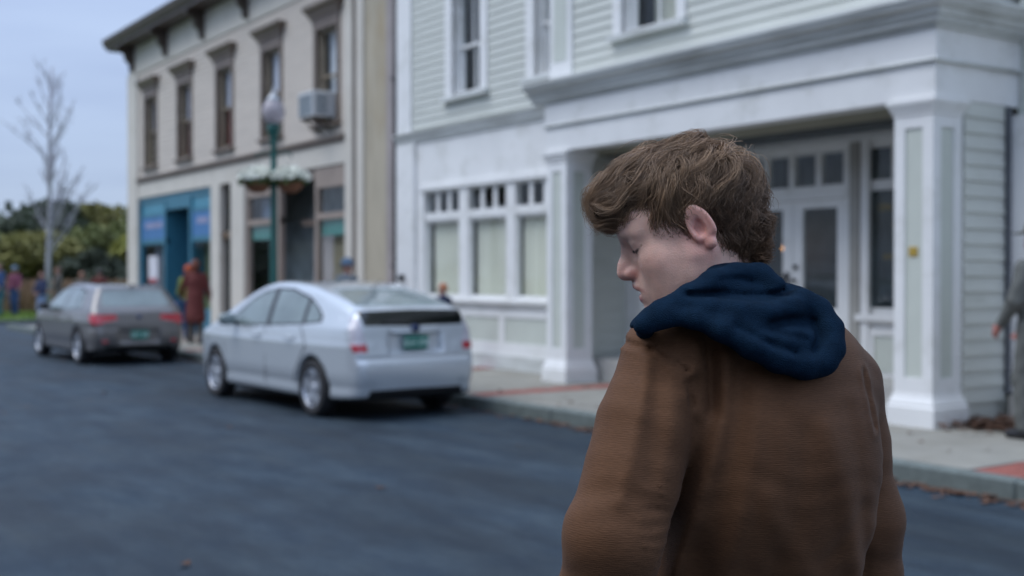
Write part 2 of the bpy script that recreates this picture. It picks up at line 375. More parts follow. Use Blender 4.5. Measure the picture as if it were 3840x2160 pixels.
def sash_window(parent, s0, s1, z0, z1, t, mframe, mcase, casing=.11, depth=.13, hood=None, sill=True, sky_panel=None, lower=None, zmid=None, muntin=False, sillh=.09, msill=None):
    """double-hung window: casing on the wall, jambs, two sashes, glass, whatever hangs behind it"""
    w = empty('window', (0, 0, 0), 0, parent)
    b = MB()
    b.sbox(s0-casing, s0, t-.045, t+.02, z0, z1); b.sbox(s1, s1+casing, t-.045, t+.02, z0, z1); b.sbox(s0-casing, s1+casing, t-.047, t+.02, z1, z1+casing*1.2)
    b.build('casing', mcase, w)
    b = MB(); b.sbox(s0, s0+.035, t+.021, t+depth+.06, z0, z1); b.sbox(s1-.035, s1, t+.021, t+depth+.06, z0, z1); b.sbox(s0+.035, s1-.035, t+.021, t+depth+.06, z1-.035, z1); b.sbox(s0+.035, s1-.035, t+.021, t+depth+.06, z0, z0+.03)
    b.build('jamb', mframe, w)
    if zmid is None: zmid = (z0+z1)/2
    a, c = s0+.036, s1-.036; f = .045
    for (za, zb, tt, nm) in ((zmid-.02, z1-.036, t+depth-.03, 'upper_sash'), (z0+.031, zmid+.02, t+depth+.008, 'lower_sash')):
        b = MB(); b.sbox(a, a+f, tt, tt+.035, za, zb); b.sbox(c-f, c, tt, tt+.035, za, zb); b.sbox(a+f, c-f, tt, tt+.035, za, za+f); b.sbox(a+f, c-f, tt, tt+.035, zb-f, zb)
        if muntin: b.sbox((a+c)/2-.012, (a+c)/2+.012, tt+.002, tt+.03, za+f, zb-f)
        b.build(nm, mframe, w)
        MB().sbox(a+f, c-f, tt+.014, tt+.020, za+f, zb-f).build('pane', M['glass'], w)
    if sill:
        b = MB(); b.prism([(t-.12, z0-sillh), (t-.12, z0-.02), (t+.0, z0), (t+.03, z0), (t+.03, z0-sillh)], -(s0-casing-.04), -(s1+casing+.04)); b.build('sill', msill or mcase, w)
    if sky_panel: MB().sbox(s0+.04, s1-.04, t+depth+.08, t+depth+.085, zmid+.02, z1-.02).build('blind', sky_panel, w)  # pale panel imitating sky mirrored in the upper sash
    if lower: pleat(s0+.04, s1-.04, z0, zmid+.05, t+depth+.12, lower, w)
    return w
def pleat(s0, s1, z0, z1, t, m, parent, amp=.02, wave=.11, name='curtain'):
    b = MB(); n = max(8, int((s1-s0)/wave*6)); top, bot = [], []
    ph = random.uniform(0, 6)
    for i in range(n+1):
        s_ = s0+(s1-s0)*i/n; w_ = amp*math.sin(2*math.pi*(s_/wave)+ph+1.2*math.sin(s_*9))
        top.append((-s_, t+w_*.7, z1)); bot.append((-s_, t+w_, z0))
    b.loft([bot, top], closed=False, caps=False); return b.build(name, m, parent, True)

# ================================================================== the white clapboard building
WB = empty('clapboard_building', (-9.9, 10.3, .15)); tag(WB, 'pale sage and white clapboard building with a columned corner porch and curtained shop windows', 'building')
WBi = WB.matrix_world.inverted()
WBr = Vector(WB.location)
class Shift:      # children are modelled in street coordinates; the Empty stands at the building's base
    pass
def at_root(root):
    for ch in root.children: ch.location = Vector(ch.location)-Vector(root.location)
TL = 10.05   # left bay facade
# shell
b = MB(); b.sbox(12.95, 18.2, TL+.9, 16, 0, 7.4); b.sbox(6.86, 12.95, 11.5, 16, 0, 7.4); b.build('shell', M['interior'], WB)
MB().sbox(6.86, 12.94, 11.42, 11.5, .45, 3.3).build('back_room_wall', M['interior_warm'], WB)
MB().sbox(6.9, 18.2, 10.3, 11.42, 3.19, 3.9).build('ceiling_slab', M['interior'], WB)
holesL = [(15.56, 16.40, 4.45, 6.15), (13.22, 14.12, 4.45, 6.15)]
wall_holes(WB, 'wall', M['clap'], 12.95, 18.2, 3.98, 7.4, TL, TL+.12, holesL)
cl = [(h[0]-.2, h[1]+.2, h[2]-.10, h[3]+.24) for h in holesL]+[(17.72, 18.3, 3, 8)]
clapboards(WB, M['clap'], 12.97, 17.72, 4.03, 7.4, TL, .127, cl)
MB().sbox(17.72, 18.2, TL-.05, TL+.1, 3.98, 7.4).build('corner_board', M['trim'], WB)
MB().sbox(17.60, 18.2, TL-.06, TL+.1, .15, 3.80).build('corner_board', M['trim'], WB)
for (a, c, z0, z1) in holesL: sash_window(WB, a, c, z0, z1, TL, M['trim'], M['trim'], casing=.2, depth=.14, zmid=5.22, muntin=True, lower=None, sky_panel=None, msill=M['cornice'])
for (a, c, z0, z1) in holesL:
    pleat(a+.04, c-.04, z0, z1, TL+.5, mat('white_lace_curtain', (.62, .66, .72), .9), WB, wave=.2)
# belt moulding of the left bay
def moulding(parent, prof, s0, s1, t, z, m, name='moulding'):
    b = MB(); b.prism([(t-p[0], z+p[1]) for p in prof], -s0, -s1); return b.build(name, m, parent)
moulding(WB, [(-.02, 0), (.03, 0), (.03, .05), (.07, .07), (.07, .12), (.12, .16), (.12, .18), (-.02, .2)], 12.99, 18.24, TL, 3.80, M['cornice'], 'belt_moulding')
# shopfront: frieze panel, three big windows with transoms, ledge, apron panels
wall_holes(WB, 'shopfront', M['trim'], 12.95, 17.60, .15, 3.80, TL, TL+.12, [(13.56, 17.30, 1.21, 2.97)])
mull = [(13.56, 14.64), (14.88, 15.95), (16.22, 17.30)]
fr = MB()
fr.sbox(14.64, 14.88, TL-.01, TL+.10, 1.211, 2.969); fr.sbox(15.95, 16.22, TL-.01, TL+.10, 1.211, 2.969)
for a, c in mull: fr.sbox(a+.001, c-.001, TL-.004, TL+.09, 2.47, 2.60)
fr.sbox(13.40, 17.46, TL-.05, TL-.001, 2.972, 3.05); fr.sbox(13.40, 13.555, TL-.03, TL-.001, 1.211, 2.971); fr.sbox(17.305, 17.46, TL-.03, TL-.001, 1.211, 2.971)
fr.build('shop_window_frame', M['trim'], WB)
for a, c in mull:
    w = empty('shop_window', (0, 0, 0), 0, WB)
    b = MB(); n = 3; wd = (c-a)/n
    for k in range(1, n): b.sbox(a+k*wd-.045, a+k*wd+.045, TL+.028, TL+.055, 2.60, 2.969)
    b.sbox(a+.001, a+.035, TL+.03, TL+.075, 1.212, 2.469); b.sbox(c-.035, c-.001, TL+.03, TL+.075, 1.212, 2.469); b.sbox(a+.036, c-.036, TL+.03, TL+.075, 1.212, 1.26); b.sbox(a+.036, c-.036, TL+.03, TL+.075, 2.43, 2.469)
    b.sbox(a, c, TL+.022, TL+.069, 2.93, 2.968)
    b.build('glazing_bar', M['trim'], w)
    for k in range(n): MB().sbox(a+k*wd+.046, a+(k+1)*wd-.046, TL+.045, TL+.051, 2.601, 2.929).build('transom_pane', M['glass'], w)
    MB().sbox(a+.036, c-.036, TL+.05, TL+.056, 1.261, 2.429).build('pane', M['glass'], w)
    pleat(a+.01, c-.03, 1.20, 2.45, TL+.15, M['curtain'], w, amp=.034, wave=.15)
MB().sbox(13.5, 17.4, TL+.13, TL+.32, 1.0, 1.18).build('window_board', M['interior'], WB)
moulding(WB, [(-.01, 0), (.05, 0), (.05, .03), (.10, .06), (.10, .10), (-.01, .12)], 13.3, 17.58, TL, 1.09, M['trim'], 'ledge')
b = MB(); b.sbox(13.1, 17.58, TL-.03, TL-.001, .93, 1.0); b.sbox(13.1, 17.58, TL-.03, TL-.001, .36, .55)
for sc in (13.25, 14.97, 16.1, 17.45): b.sbox(sc-.07, sc+.07, TL-.03, TL-.001, .551, .929)
b.build('apron_rail', M['trim'], WB)
for a, c in ((13.32, 14.90), (15.04, 16.03), (16.17, 17.38)): MB().sbox(a, c, TL-.012, TL-.0015, .551, .929).build('apron_panel', M['panel'], WB)
MB().sbox(13.0, 18.22, TL-.07, TL-.002, .15, .355).build('base_board', M['cornice'], WB)
# porch ------------------------------------------------------------
TP = 9.35
MB().sbox(12.88, 12.99, TP+.45, 10.72, .15, 3.2).build('porch_side_wall', M['clap'], WB)
clapboards(WB, M['clap'], 9.82, 10.70, .35, 3.1, 12.88, .15, [], axis='t')
MB().sbox(6.86, 6.96, 9.80, 10.50, .15, 3.2).build('porch_end_wall', M['clap'], WB)
clapboards(WB, M['clap'], 9.80, 10.42, .35, 3.14, 6.86, .15, [], axis='t')
MB().sbox(6.97, 12.87, 9.9, 11.4, .15, .45).build('porch_step', M['stone'], WB)
TB = 10.70
doorh = [(8.98, 10.66, .45, 2.97), (7.15, 8.76, 1.16, 2.97), (10.95, 12.45, 1.16, 2.97)]
wall_holes(WB, 'porch_back_wall', M['trim'], 6.97, 12.87, .15, 3.2, TB, TB+.12, doorh)
MB().sbox(8.80, 8.93, TB-.03, TB-.001, .45, 3.1).build('post_recess', mat('shaded_grey_post_paint', (.34, .33, .30), .6), WB)  # plain grey upright strip between door and window
b = MB()
for sc in (12.52, 10.72, 8.70, 7.08): b.sbox(sc-.05, sc+.05, TB-.05, TB-.001, .45, 3.05)
b.sbox(6.98, 12.57, TB-.07, TB-.001, 3.051, 3.13)
b.build('door_surround', M['trim'], WB)
# double door with four-light transom
dd = empty('double_door', (0, 0, 0), 0, WB)
b = MB(); b.sbox(8.985, 10.655, TB+.0, TB+.10, 2.44, 2.60)
for k in range(5):
    sc = 9.0+.41*k; b.sbox(max(8.985, sc-.045), min(10.655, sc+.045), TB+.01, TB+.08, 2.601, 2.968)
b.build('door_frame', M['trim'], dd)
for k in range(4): MB().sbox(9.046+.41*k, 9.364+.41*k, TB+.04, TB+.046, 2.602, 2.968).build('transom_pane', M['glass'], dd)
for (a, c) in ((9.00, 9.815), (9.825, 10.64)):
    b = MB(); b.sbox(a, a+.15, TB+.03, TB+.075, .46, 2.435); b.sbox(c-.15, c, TB+.03, TB+.075, .46, 2.435); b.sbox(a+.151, c-.151, TB+.03, TB+.075, .46, 1.18); b.sbox(a+.151, c-.151, TB+.03, TB+.075, 2.34, 2.435)
    b.build('door_leaf', M['trim'], dd)
    MB().sbox(a+.151, c-.151, TB+.05, TB+.056, 1.181, 2.339).build('door_pane', M['glass'], dd)
b = MB()
b.bbox(-9.93, -9.87, TB+.00, TB+.028, 1.42, 1.60, .01); b.tube([(-9.9, TB+.01, 1.56), (-9.9, TB-.05, 1.56), (-9.9, TB-.05, 1.44)], .012); pass
b.build('door_lever', M['black'], dd); b = MB(); b.lathe([(0, -.02), (.028, -.02), (.028, .015), (0, .015)], (-9.755, TB+.0, 1.66), 12, 'Y'); b.build('deadbolt', M['black'], dd); b = MB(); b.lathe([(0, -.05), (.028, -.045), (.028, -.02), (.012, .0), (.012, .02)], (-9.755, TB+.0, 1.50), 12, 'Y')
b.build('door_knob', M['black'], dd)
# the two porch windows either side of the door
for wi, (a, c) in enumerate(((7.15, 8.76), (10.95, 12.45))):
    w = empty('porch_window', (0, 0, 0), 0, WB)
    b = MB(); b.sbox(a+.001, c-.001, TB+.005, TB+.09, 2.50, 2.61)
    nn = 4; wd = (c-a)/nn
    for k in range(1, nn): b.sbox(a+k*wd-.03, a+k*wd+.03, TB+.01, TB+.08, 2.611, 2.968)
    b.sbox(a, a+.04, TB+.01, TB+.08, 1.165, 2.499); b.sbox(c-.04, c, TB+.01, TB+.08, 1.165, 2.499); b.sbox(a+.041, c-.041, TB+.01, TB+.08, 1.165, 1.2)
    b.build('glazing_bar', M['trim'], w)
    for k in range(nn): MB().sbox(a+k*wd+.031, a+(k+1)*wd-.031, TB+.04, TB+.046, 2.612, 2.967).build('transom_pane', M['glass'], w)
    MB().sbox(a+.041, c-.041, TB+.04, TB+.046, 1.201, 2.499).build('pane', M['glass'], w)
    if wi == 0:
        for (txt, sl, z, sz) in (('ON T', 8.58, 2.27, .13), ('WE', 8.39, 2.05, .11), ('D', 8.28, 1.83, .10), ('ANTI', 8.52, 1.74, .085), ('ST', 8.36, 1.47, .11)):
            tcu = bpy.data.curves.new('lettering', 'FONT'); tcu.body = txt; tcu.size = sz*.85; tcu.extrude = .001
            to = bpy.data.objects.new('tmp', tcu); col.objects.link(to); dg = bpy.context.evaluated_depsgraph_get()
            me = bpy.data.meshes.new_from_object(to.evaluated_get(dg)); bpy.data.objects.remove(to)
            o = link('gold_lettering', me, M['gold'], w); me.materials.clear(); me.materials.append(M['gold'])
            o.location = (-sl, TB+.036, z); o.rotation_euler = (R(90), 0, 0)
for a, c in ((7.0, 8.80), (10.85, 12.5)): MB().sbox(a, c, TB-.09, TB-.001, 1.06, 1.13).build('porch_ledge', M['trim'], WB)
MB().sbox(10.85, 12.5, TB-.03, TB-.001, .90, .97).build('apron_rail', M['trim'], WB)
b = MB(); b.sbox(7.0, 8.70, TB-.03, TB-.001, .90, .97)
for sc in (7.1, 7.9, 8.65): b.sbox(sc-.06, sc+.06, TB-.03, TB-.001, .46, .90)
b.build('apron_rail', M['trim'], WB)
for a, c in ((7.161, 7.839), (7.961, 8.589)): MB().sbox(a, c, TB-.012, TB-.0015, .5, .899).build('apron_panel', M['panel'], WB)
# porch ceiling (soffit)
MB().sbox(6.99, 12.87, TP+.28, TB-.001, 3.20, 3.26).build('porch_ceiling', mat('shaded_olive_soffit_paint', (.30, .29, .22), .8, var=.06), WB)  # even olive paint over the whole ceiling
# entablature: two fasciae and a stepped cornice, returning round the corner
def around(parent, name, m, prof, s0, s1, t, tr):
    """moulding along the front from s1 (left) to the corner at s0, then back along the side to depth tr; prof = (out, z)"""
    b = MB(); A = [(-s1-0.0, t-o_, z) for o_, z in prof]; C = [(-s0+o_, t-o_, z) for o_, z in prof]; D = [(-s0+o_, tr, z) for o_, z in prof]
    b.loft([A, C, D]); return b.build(name, m, parent)
around(WB, 'lower_fascia', M['trim'], [(-.26, 3.195), (0, 3.195), (0, 3.52), (-.26, 3.52)], 6.84, 12.90, TP, 13)
around(WB, 'fascia_bead', M['cornice'], [(-.26, 3.5205), (.035, 3.5205), (.045, 3.535), (.03, 3.555), (-.26, 3.555)], 6.84, 12.92, TP, 13)
around(WB, 'upper_fascia', M['trim'], [(-.26, 3.556), (.018, 3.556), (.018, 3.83), (-.26, 3.83)], 6.84, 12.905, TP, 13)
around(WB, 'cornice', M['cornice'], [(-.2, 3.831), (.05, 3.831), (.06, 3.87), (.10, 3.875), (.10, 3.92), (.13, 3.925), (.145, 3.97), (.21, 4.01), (.235, 4.06), (.25, 4.065), (.25, 4.10), (-.2, 4.17)], 6.84, 13.12, TP, 13)
# upper storey over the porch, projecting
TU = 9.5
holesC = [(10.46, 11.48, 4.56, 6.3)]
wall_holes(WB, 'wall', M['clap'], 6.95, 12.95, 4.12, 7.4, TU, TU+.12, holesC)
clapboards(WB, M['clap'], 7.06, 12.48, 4.19, 7.4, TU, .127, [(10.3, 11.64, 4.46, 6.6)])
b = MB(); b.sbox(12.48, 12.96, TU-.05, TU+.56, 4.14, 7.4); b.build('corner_pilaster', M['trim'], WB)
MB().sbox(12.58, 12.86, TU-.058, TU-.0505, 4.40, 7.3).build('pilaster_panel', M['panel'], WB)
MB().sbox(6.90, 7.06, TU-.05, TU+.1, 4.14, 7.4).build('corner_board', M['trim'], WB)
MB().sbox(6.95, 7.05, TU+.12, 16, 4.12, 7.4).build('side_wall', M['clap'], WB)
clapboards(WB, M['clap'], 9.60, 14, 4.19, 7.4, 6.95, .127, [], axis='t')
for (a, c, z0, z1) in holesC:
    sash_window(WB, a, c, z0, z1, TU, M['trim'], M['trim'], casing=.15, depth=.14, zmid=5.4, muntin=True, msill=M['cornice'])
    pleat(a+.04, c-.04, z0, z1, TU+.5, M['curtain'], WB, wave=.2)
MB().sbox(6.9, 18.2, 10.6, 16, 7.4, 7.5).build('roof', M['darkmetal'], WB)
# columns
def porch_column(s0, cap=True):
    c = empty('porch_column', (0, 0, 0), 0, WB)
    s1 = s0+.43; t0, t1 = TP+.0, TP+.43
    b = MB()
    w = .115
    b.sbox(s0+.02, s1-.02, t0+.02, t1-.02, .44, 3.08)      # recessed core
    for (a0, a1) in ((s0, s0+w), (s1-w, s1)):
        for (b0, b1) in ((t0, t0+w), (t1-w, t1)): b.sbox(a0, a1, b0, b1, .44, 3.08)
    for (z0, z1) in ((.44, .60), (2.93, 3.08)): b.sbox(s0+.002, s1-.002, t0+.002, t1-.002, z0, z1)
    b.build('shaft', M['trim'], c)
    for sgn in (0, 1):
        MB().sbox(s0+w+.001, s1-w-.001, t0+.0185-.004*0, t0+.0195, .605, 2.925).build('recessed_panel', M['panel'], c) if sgn == 0 else MB().box(-(s0+.0195), -(s0+.0185), t0+w+.001, t1-w-.001, .605, 2.925).build('recessed_panel', M['panel'], c)
    b = MB()
    rings = []
    for o_, z in ((.05, .151), (.05, .33), (.035, .345), (.035, .37), (.012, .42), (.004, .455)):
        rings.append([(-(s0-o_), t0-o_, z), (-(s1+o_), t0-o_, z), (-(s1+o_), t1+o_, z), (-(s0-o_), t1+o_, z)])
    b.loft(rings); b.build('column_base', M['trim'], c)
    b = MB(); rings = []
    for o_, z in ((.003, 3.04), (.012, 3.055), (.012, 3.08), (.03, 3.10), (.035, 3.13), (.055, 3.15), (.055, 3.192)):
        rings.append([(-(s0-o_), t0-o_, z), (-(s1+o_), t0-o_, z), (-(s1+o_), t1+o_, z), (-(s0-o_), t1+o_, z)])
    b.loft(rings); b.build('capital', M['trim'], c)
    return c
c1 = porch_column(12.45)
c2 = porch_column(6.86)
b = MB(); b.bbox(-7.135, -7.035, TP+.008, TP+.018, 1.735, 1.825, .004); o = b.build('number_plate', M['brass'], c2)
# downpipe bracket bits on the left corner
b = MB(); b.tube([(-17.95, TL-.07, 1.50), (-17.95, TL-.12, 1.50)], .03); b.bbox(-17.99, -17.91, TL-.15, TL-.06, 1.46, 1.58, .01); b.build('meter_bracket', M['black'], WB)
at_root(WB)

# lit lamp in the room behind the door
lamp = empty('room_lamp', (-10.18, 11.0, 1.83)); tag(lamp, 'small warm lamp glowing behind the glass of the double door', 'lamp')
MB().lathe([(.004, .0), (.03, .02), (.042, .06), (.03, .11), (.01, .13)]).build('bulb', emit_mat('warm_lamp_glow', (1, .45, .13), 4.0), lamp, True)
MB().lathe([(.05, .14), (.055, .13), (.06, .12), (.055, .145), (.01, .17), (.006, 1.36)]).build('pendant', M['darkmetal'], lamp, True)

# ================================================================== neighbour at the right edge
NB = empty('panelled_shopfront', (-6.0, 10.5, .15)); tag(NB, 'white panelled shopfront wall on a stone plinth at the right edge of the picture', 'building')
MB().sbox(2.0, 6.83, 10.62, 15, .15, 3.19).build('wall', M['panel'], NB)
MB().sbox(6.43, 6.85, 10.49, 10.615, .42, 3.1).build('pilaster', M['trim'], NB)
MB().sbox(6.80, 6.84, 10.435, 10.475, .42, 3.18).build('downpipe', mat('slate_grey_downpipe', (.11, .12, .135), .5), NB)
b = MB(); b.sbox(2.0, 6.34, 10.52, 10.6195, .95, 1.10); b.sbox(2.0, 6.34, 10.52, 10.6195, .42, .55); b.sbox(5.3, 5.5, 10.52, 10.6195, 1.101, 3.1); b.build('rail', M['trim'], NB)
MB().sbox(2.0, 6.72, 10.32, 10.6, .151, .41).build('plinth', M['stone'], NB)
MB().sbox(2.0, 6.83, 10.64, 15, 3.19, 6.8).build('upper_wall', M['clap'], NB)
b = MB(); b.bbox(-6.52, -6.42, 10.44, 10.499, 2.78, 2.94, .01); b.tube([(-6.47, 10.47, 2.93), (-6.47, 10.40, 2.98), (-6.47, 10.36, 2.9)], .012); b.build('wall_light', M['black'], NB)
at_root(NB)

# ================================================================== the beige building
BB = empty('beige_building', (-27.3, 10.4, .15)); tag(BB, 'two storey beige commercial building with dark bracketed eaves and teal shopfront', 'building')
T2 = 10.2; SL, SR = 34.35, 18.55
b = MB(); b.sbox(18.55, SL-.02, T2+1.4, 20, 0, 7.9); b.sbox(19.95, SL-.02, T2+.5, T2+1.4, 3.9, 7.9); b.build('shell', M['interior'], BB)
b = MB(); b.sbox(SL-.12, SL, T2+.12, 20, .15, 7.9); b.build('end_wall', M['beige'], BB)
wc = [32.35, 29.62, 26.85, 24.08, 21.35]
hz = [(c-.46, c+.46, 4.55, 6.42) for c in wc]
wall_holes(BB, 'wall', M['beige'], 20.5, 33.5, 4.26, 7.2, T2, T2+.12, hz)
clapboards(BB, M['beige'], 20.52, 33.45, 4.30, 7.15, T2, .125, [(c-.60, c+.60, 4.44, 6.95) for c in wc])
sky_panels = [mat('lavender_window_blind', (.62, .62, .72), .7, var=.08)]  # lavender panels: sky reflection put into colour behind the panes
for i, c in enumerate(wc):
    w = sash_window(BB, c-.46, c+.46, 4.55, 6.42, T2, M['tan'], M['brown'], casing=.12, depth=.12, zmid=5.5, muntin=False, sky_panel=(sky_panels[0] if i in (0, 1, 2, 3) else None), lower=(M['curtainred'] if i in (1, 2) else (M['curtain'] if i == 0 else None)))
    b = MB(); rings = []
    for o_, z in ((.0, 6.57), (.0, 6.66), (.05, 6.68), (.06, 6.74), (.12, 6.80), (.15, 6.86), (.15, 6.90), (-.02, 6.93)):
        rings.append([(-(c-.62-o_), T2-.06-o_, z), (-(c+.62+o_), T2-.06-o_, z), (-(c+.62+o_), T2, z), (-(c-.62-o_), T2, z)])
    b.loft(rings); b.build('window_hood', M['brown'], w)
if True:
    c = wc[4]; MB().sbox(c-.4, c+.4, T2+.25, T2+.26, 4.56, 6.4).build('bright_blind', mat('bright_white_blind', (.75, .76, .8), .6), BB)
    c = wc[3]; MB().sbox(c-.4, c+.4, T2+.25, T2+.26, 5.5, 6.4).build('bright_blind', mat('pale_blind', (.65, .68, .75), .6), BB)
# pilasters and belt
MB().sbox(33.46, SL, T2-.06, T2+.12, .15, 7.2).build('corner_pilaster', M['cream'], BB)
MB().sbox(20.20, 20.50, T2-.06, T2+.12, .15, 7.9).build('corner_pilaster', M['cream'], BB)
MB().sbox(20.02, 20.198, T2-.02, T2+.12, .15, 7.9).build('pipe_recess', M['brown'], BB)
MB().sbox(19.75, 20.018, T2-.06, T2+.12, .15, 7.9).build('edge_board', M['cream'], BB)
MB().sbox(18.86, 19.748, T2-.02, T2+1.2, .15, 7.9).build('stucco_pier', M['stucco'], BB)
MB().sbox(18.62, 18.858, T2-.05, T2+1.2, .15, 7.9).build('edge_strip', mat('grey_lavender_paint', (.33, .29, .28), .6), BB)
dp = MB(); dp.tube([(-18.50, T2-.06, .2), (-18.50, T2-.06, 7.8)], .045, 10)
for z in (1.7, 5.0): dp.bbox(-18.58, -18.38, T2-.12, T2+.0, z, z+.06, .01)
dp.build('downpipe', M['darkmetal'], BB, True)
moulding(BB, [(-.0, 0), (.05, 0), (.05, .05), (.11, .08), (.11, .13), (-.0, .15)], 20.50, 33.46, T2, 4.12, M['brown'], 'belt_course')
wall_holes(BB, 'sign_band', M['cream'], 20.50, 33.46, 3.72, 4.12, T2-.03, T2+.12, [])
# frieze and eaves
moulding(BB, [(0, 0), (.04, 0), (.05, .05), (0, .06)], 20.50, 34.37, T2-.0, 7.20, M['cream'], 'frieze_bead')
MB().sbox(20.5, SL, T2-.015, T2+.12, 7.262, 7.98).build('frieze', M['cream'], BB)
b = MB(); b.sbox(18.3, SL+.48, T2-.50, T2+.12, 7.985, 8.06); b.sbox(18.3, SL+.48, T2+.12, 20, 7.985, 8.06); b.build('soffit', M['darkbrown'], BB)
b = MB(); b.prism([(T2-.50, 8.061), (T2-.56, 8.10), (T2-.60, 8.22), (T2-.62, 8.24), (T2-.62, 8.30), (T2+.3, 8.36), (T2+.3, 8.061)], -18.3, -(SL+.56)); b.build('eaves_gutter', M['darkbrown'], BB)
b = MB(); b.box(-(SL+.5), -(SL+.57), T2+.3, 20, 8.061, 8.30); b.build('side_eaves', M['darkbrown'], BB)
b = MB(); b.add([(-18.3, T2+.3, 8.37), (-SL-.5, T2+.3, 8.37), (-SL-.5, 20, 8.9), (-18.3, 20, 8.9), (-18.3, T2+.3, 8.30), (-SL-.5, T2+.3, 8.30), (-SL-.5, 20, 8.3), (-18.3, 20, 8.3)], [(0,1,2,3),(7,6,5,4),(0,4,5,1),(1,5,6,2),(2,6,7,3),(3,7,4,0)]); b.build('roof', M['darkmetal'], BB)
# scrolled eaves brackets
prof = [(0, 7.98), (-.46, 7.98), (-.46, 7.90), (-.40, 7.84), (-.34, 7.83), (-.27, 7.78), (-.24, 7.70), (-.26, 7.64), (-.20, 7.60), (-.13, 7.52), (-.11, 7.44), (-.12, 7.38), (-.08, 7.34), (-.0, 7.30)]
bm_ = MB(); bm_.prism([(p[0], p[1]) for p in prof], -.07, .07); bme2 = bm_.mesh('eaves_bracket')
bq = bmesh.new(); bq.from_mesh(bme2); bmesh.ops.recalc_face_normals(bq, faces=bq.faces[:]); bq.to_mesh(bme2); bq.free(); bme2.materials.append(M['darkbrown'])
for sc in [33.9, 32.35+1.37*0+.0, 31.0, 29.62, 28.25, 26.85, 25.45, 24.08, 22.7, 21.35]:
    if sc in (32.35, 29.62, 26.85, 24.08, 21.35): continue
    o = bpy.data.objects.new('eaves_bracket', bme2); col.objects.link(o); o.parent = BB; o.location = (-sc, T2-.016, 0)
o = bpy.data.objects.new('eaves_bracket', bme2); col.objects.link(o); o.parent = BB; o.location = (-SL-.001, T2+.25, 0); o.rotation_euler.z = -math.pi/2
# ---- teal shop, s 27.9 .. 33.27
ts = empty('teal_shopfront', (0, 0, 0), 0, BB)
for (a, c) in ((31.2, 33.45), (27.74, 29.36)):
    b = MB(); b.sbox(a, c, T2+.02, T2+.12, 3.55, 3.72); b.sbox(a, c, T2+.02, T2+.12, 3.16, 3.24); b.sbox(a, c, T2+.02, T2+.12, 2.42, 2.55)
    b.sbox(a, a+.12, T2+.0, T2+.13, .15, 3.549); b.sbox(c-.14, c, T2+.0, T2+.13, .15, 3.549); b.sbox(a+.121, c-.141, T2+.02, T2+.12, .15, .75)
    b.build('shop_frame', M['teal'], ts)
    MB().sbox(a+.121, c-.141, T2+.05, T2+.10, 3.241, 3.549).build('fascia_panel', M['teallight'], ts)
    MB().sbox(a+.121, c-.141, T2+.03, T2+.10, 2.551, 3.159).build('sign_board', M['blue'], ts)
    b = MB(); x = a+.35
    while x < c-.55:
        wd = random.uniform(.08, .13); b.sbox(x, x+wd, T2+.022, T2+.0295, 2.86, 3.0); x += wd+.05
    b.build('worn_lettering', M['pinklet'], ts)
    MB().sbox(a+.121, c-.141, T2+.07, T2+.076, .751, 2.419).build('pane', M['glass'], ts)
    MB().sbox(a+.15, c-.2, T2+.35, T2+.40, .2, 2.5).build('display_back', mat('lavender_display_back', (.26, .28, .34), .8) if a > 30 else mat('olive_display_back', (.10, .13, .06), .9), ts)
b = MB(); b.sbox(29.36, 31.2, T2+.02, T2+.12, 3.3, 3.72); b.build('lintel', M['teal'], ts)
MB().sbox(29.36, 31.2, T2+.95, T2+1.0, 2.1, 3.3).build('door_transom', M['bluedark'], ts)
dr = empty('shop_door', (0, 0, 0), 0, BB)
b = MB(); b.sbox(29.6, 29.8, T2+.9, T2+.98, .16, 2.1); b.sbox(30.75, 30.95, T2+.9, T2+.98, .16, 2.1); b.sbox(29.801, 30.749, T2+.9, T2+.98, 1.95, 2.1); b.sbox(29.801, 30.749, T2+.9, T2+.98, .16, .8); b.build('door_leaf', M['darkbrown'], dr)
MB().sbox(29.801, 30.749, T2+.93, T2+.936, .801, 1.949).build('pane', M['glass'], dr)
MB().sbox(29.3, 31.25, T2+.14, T2+.95, .0, .151).build('doorstep', M['stone'], BB)
for a, c in ((29.22, 29.359), (31.201, 31.34)): MB().sbox(a, c, T2+.13, T2+1.0, .15, 3.3).build('recess_cheek', M['teal'], ts)
MB().sbox(32.0, 32.75, T2+.04, T2+.048, 1.45, 2.1).build('window_poster', mat('white_window_poster', (.62, .62, .66), .7), ts)
MB().sbox(32.05, 32.7, T2+.035, T2+.0385, 1.38, 1.5).build('poster_strip', mat('faded_red_poster_strip', (.42, .12, .14), .7), ts)
# ---- middle pilasters and the brown stair door
for (a, c) in ((27.13, 27.73), (25.62, 26.43)): MB().sbox(a, c, T2-.04, T2+.12, .15, 3.72).build('pilaster', M['cream'], BB)
dr = empty('stair_door', (0, 0, 0), 0, BB)
b = MB(); b.sbox(26.43, 27.13, T2+.30, T2+.36, .16, 2.35); b.sbox(26.43, 27.13, T2+.02, T2+.12, 2.44, 2.60)
b.build('door_leaf', M['doorbrown'], dr)
MB().sbox(26.43, 27.13, T2+.32, T2+.36, 2.60, 3.70).build('transom_board', M['darkbrown'], dr)
for z in (.35, 1.3): MB().sbox(26.58, 26.98, T2+.285, T2+.2995, z, z+.8).build('door_panel', M['doorbrown'], dr)
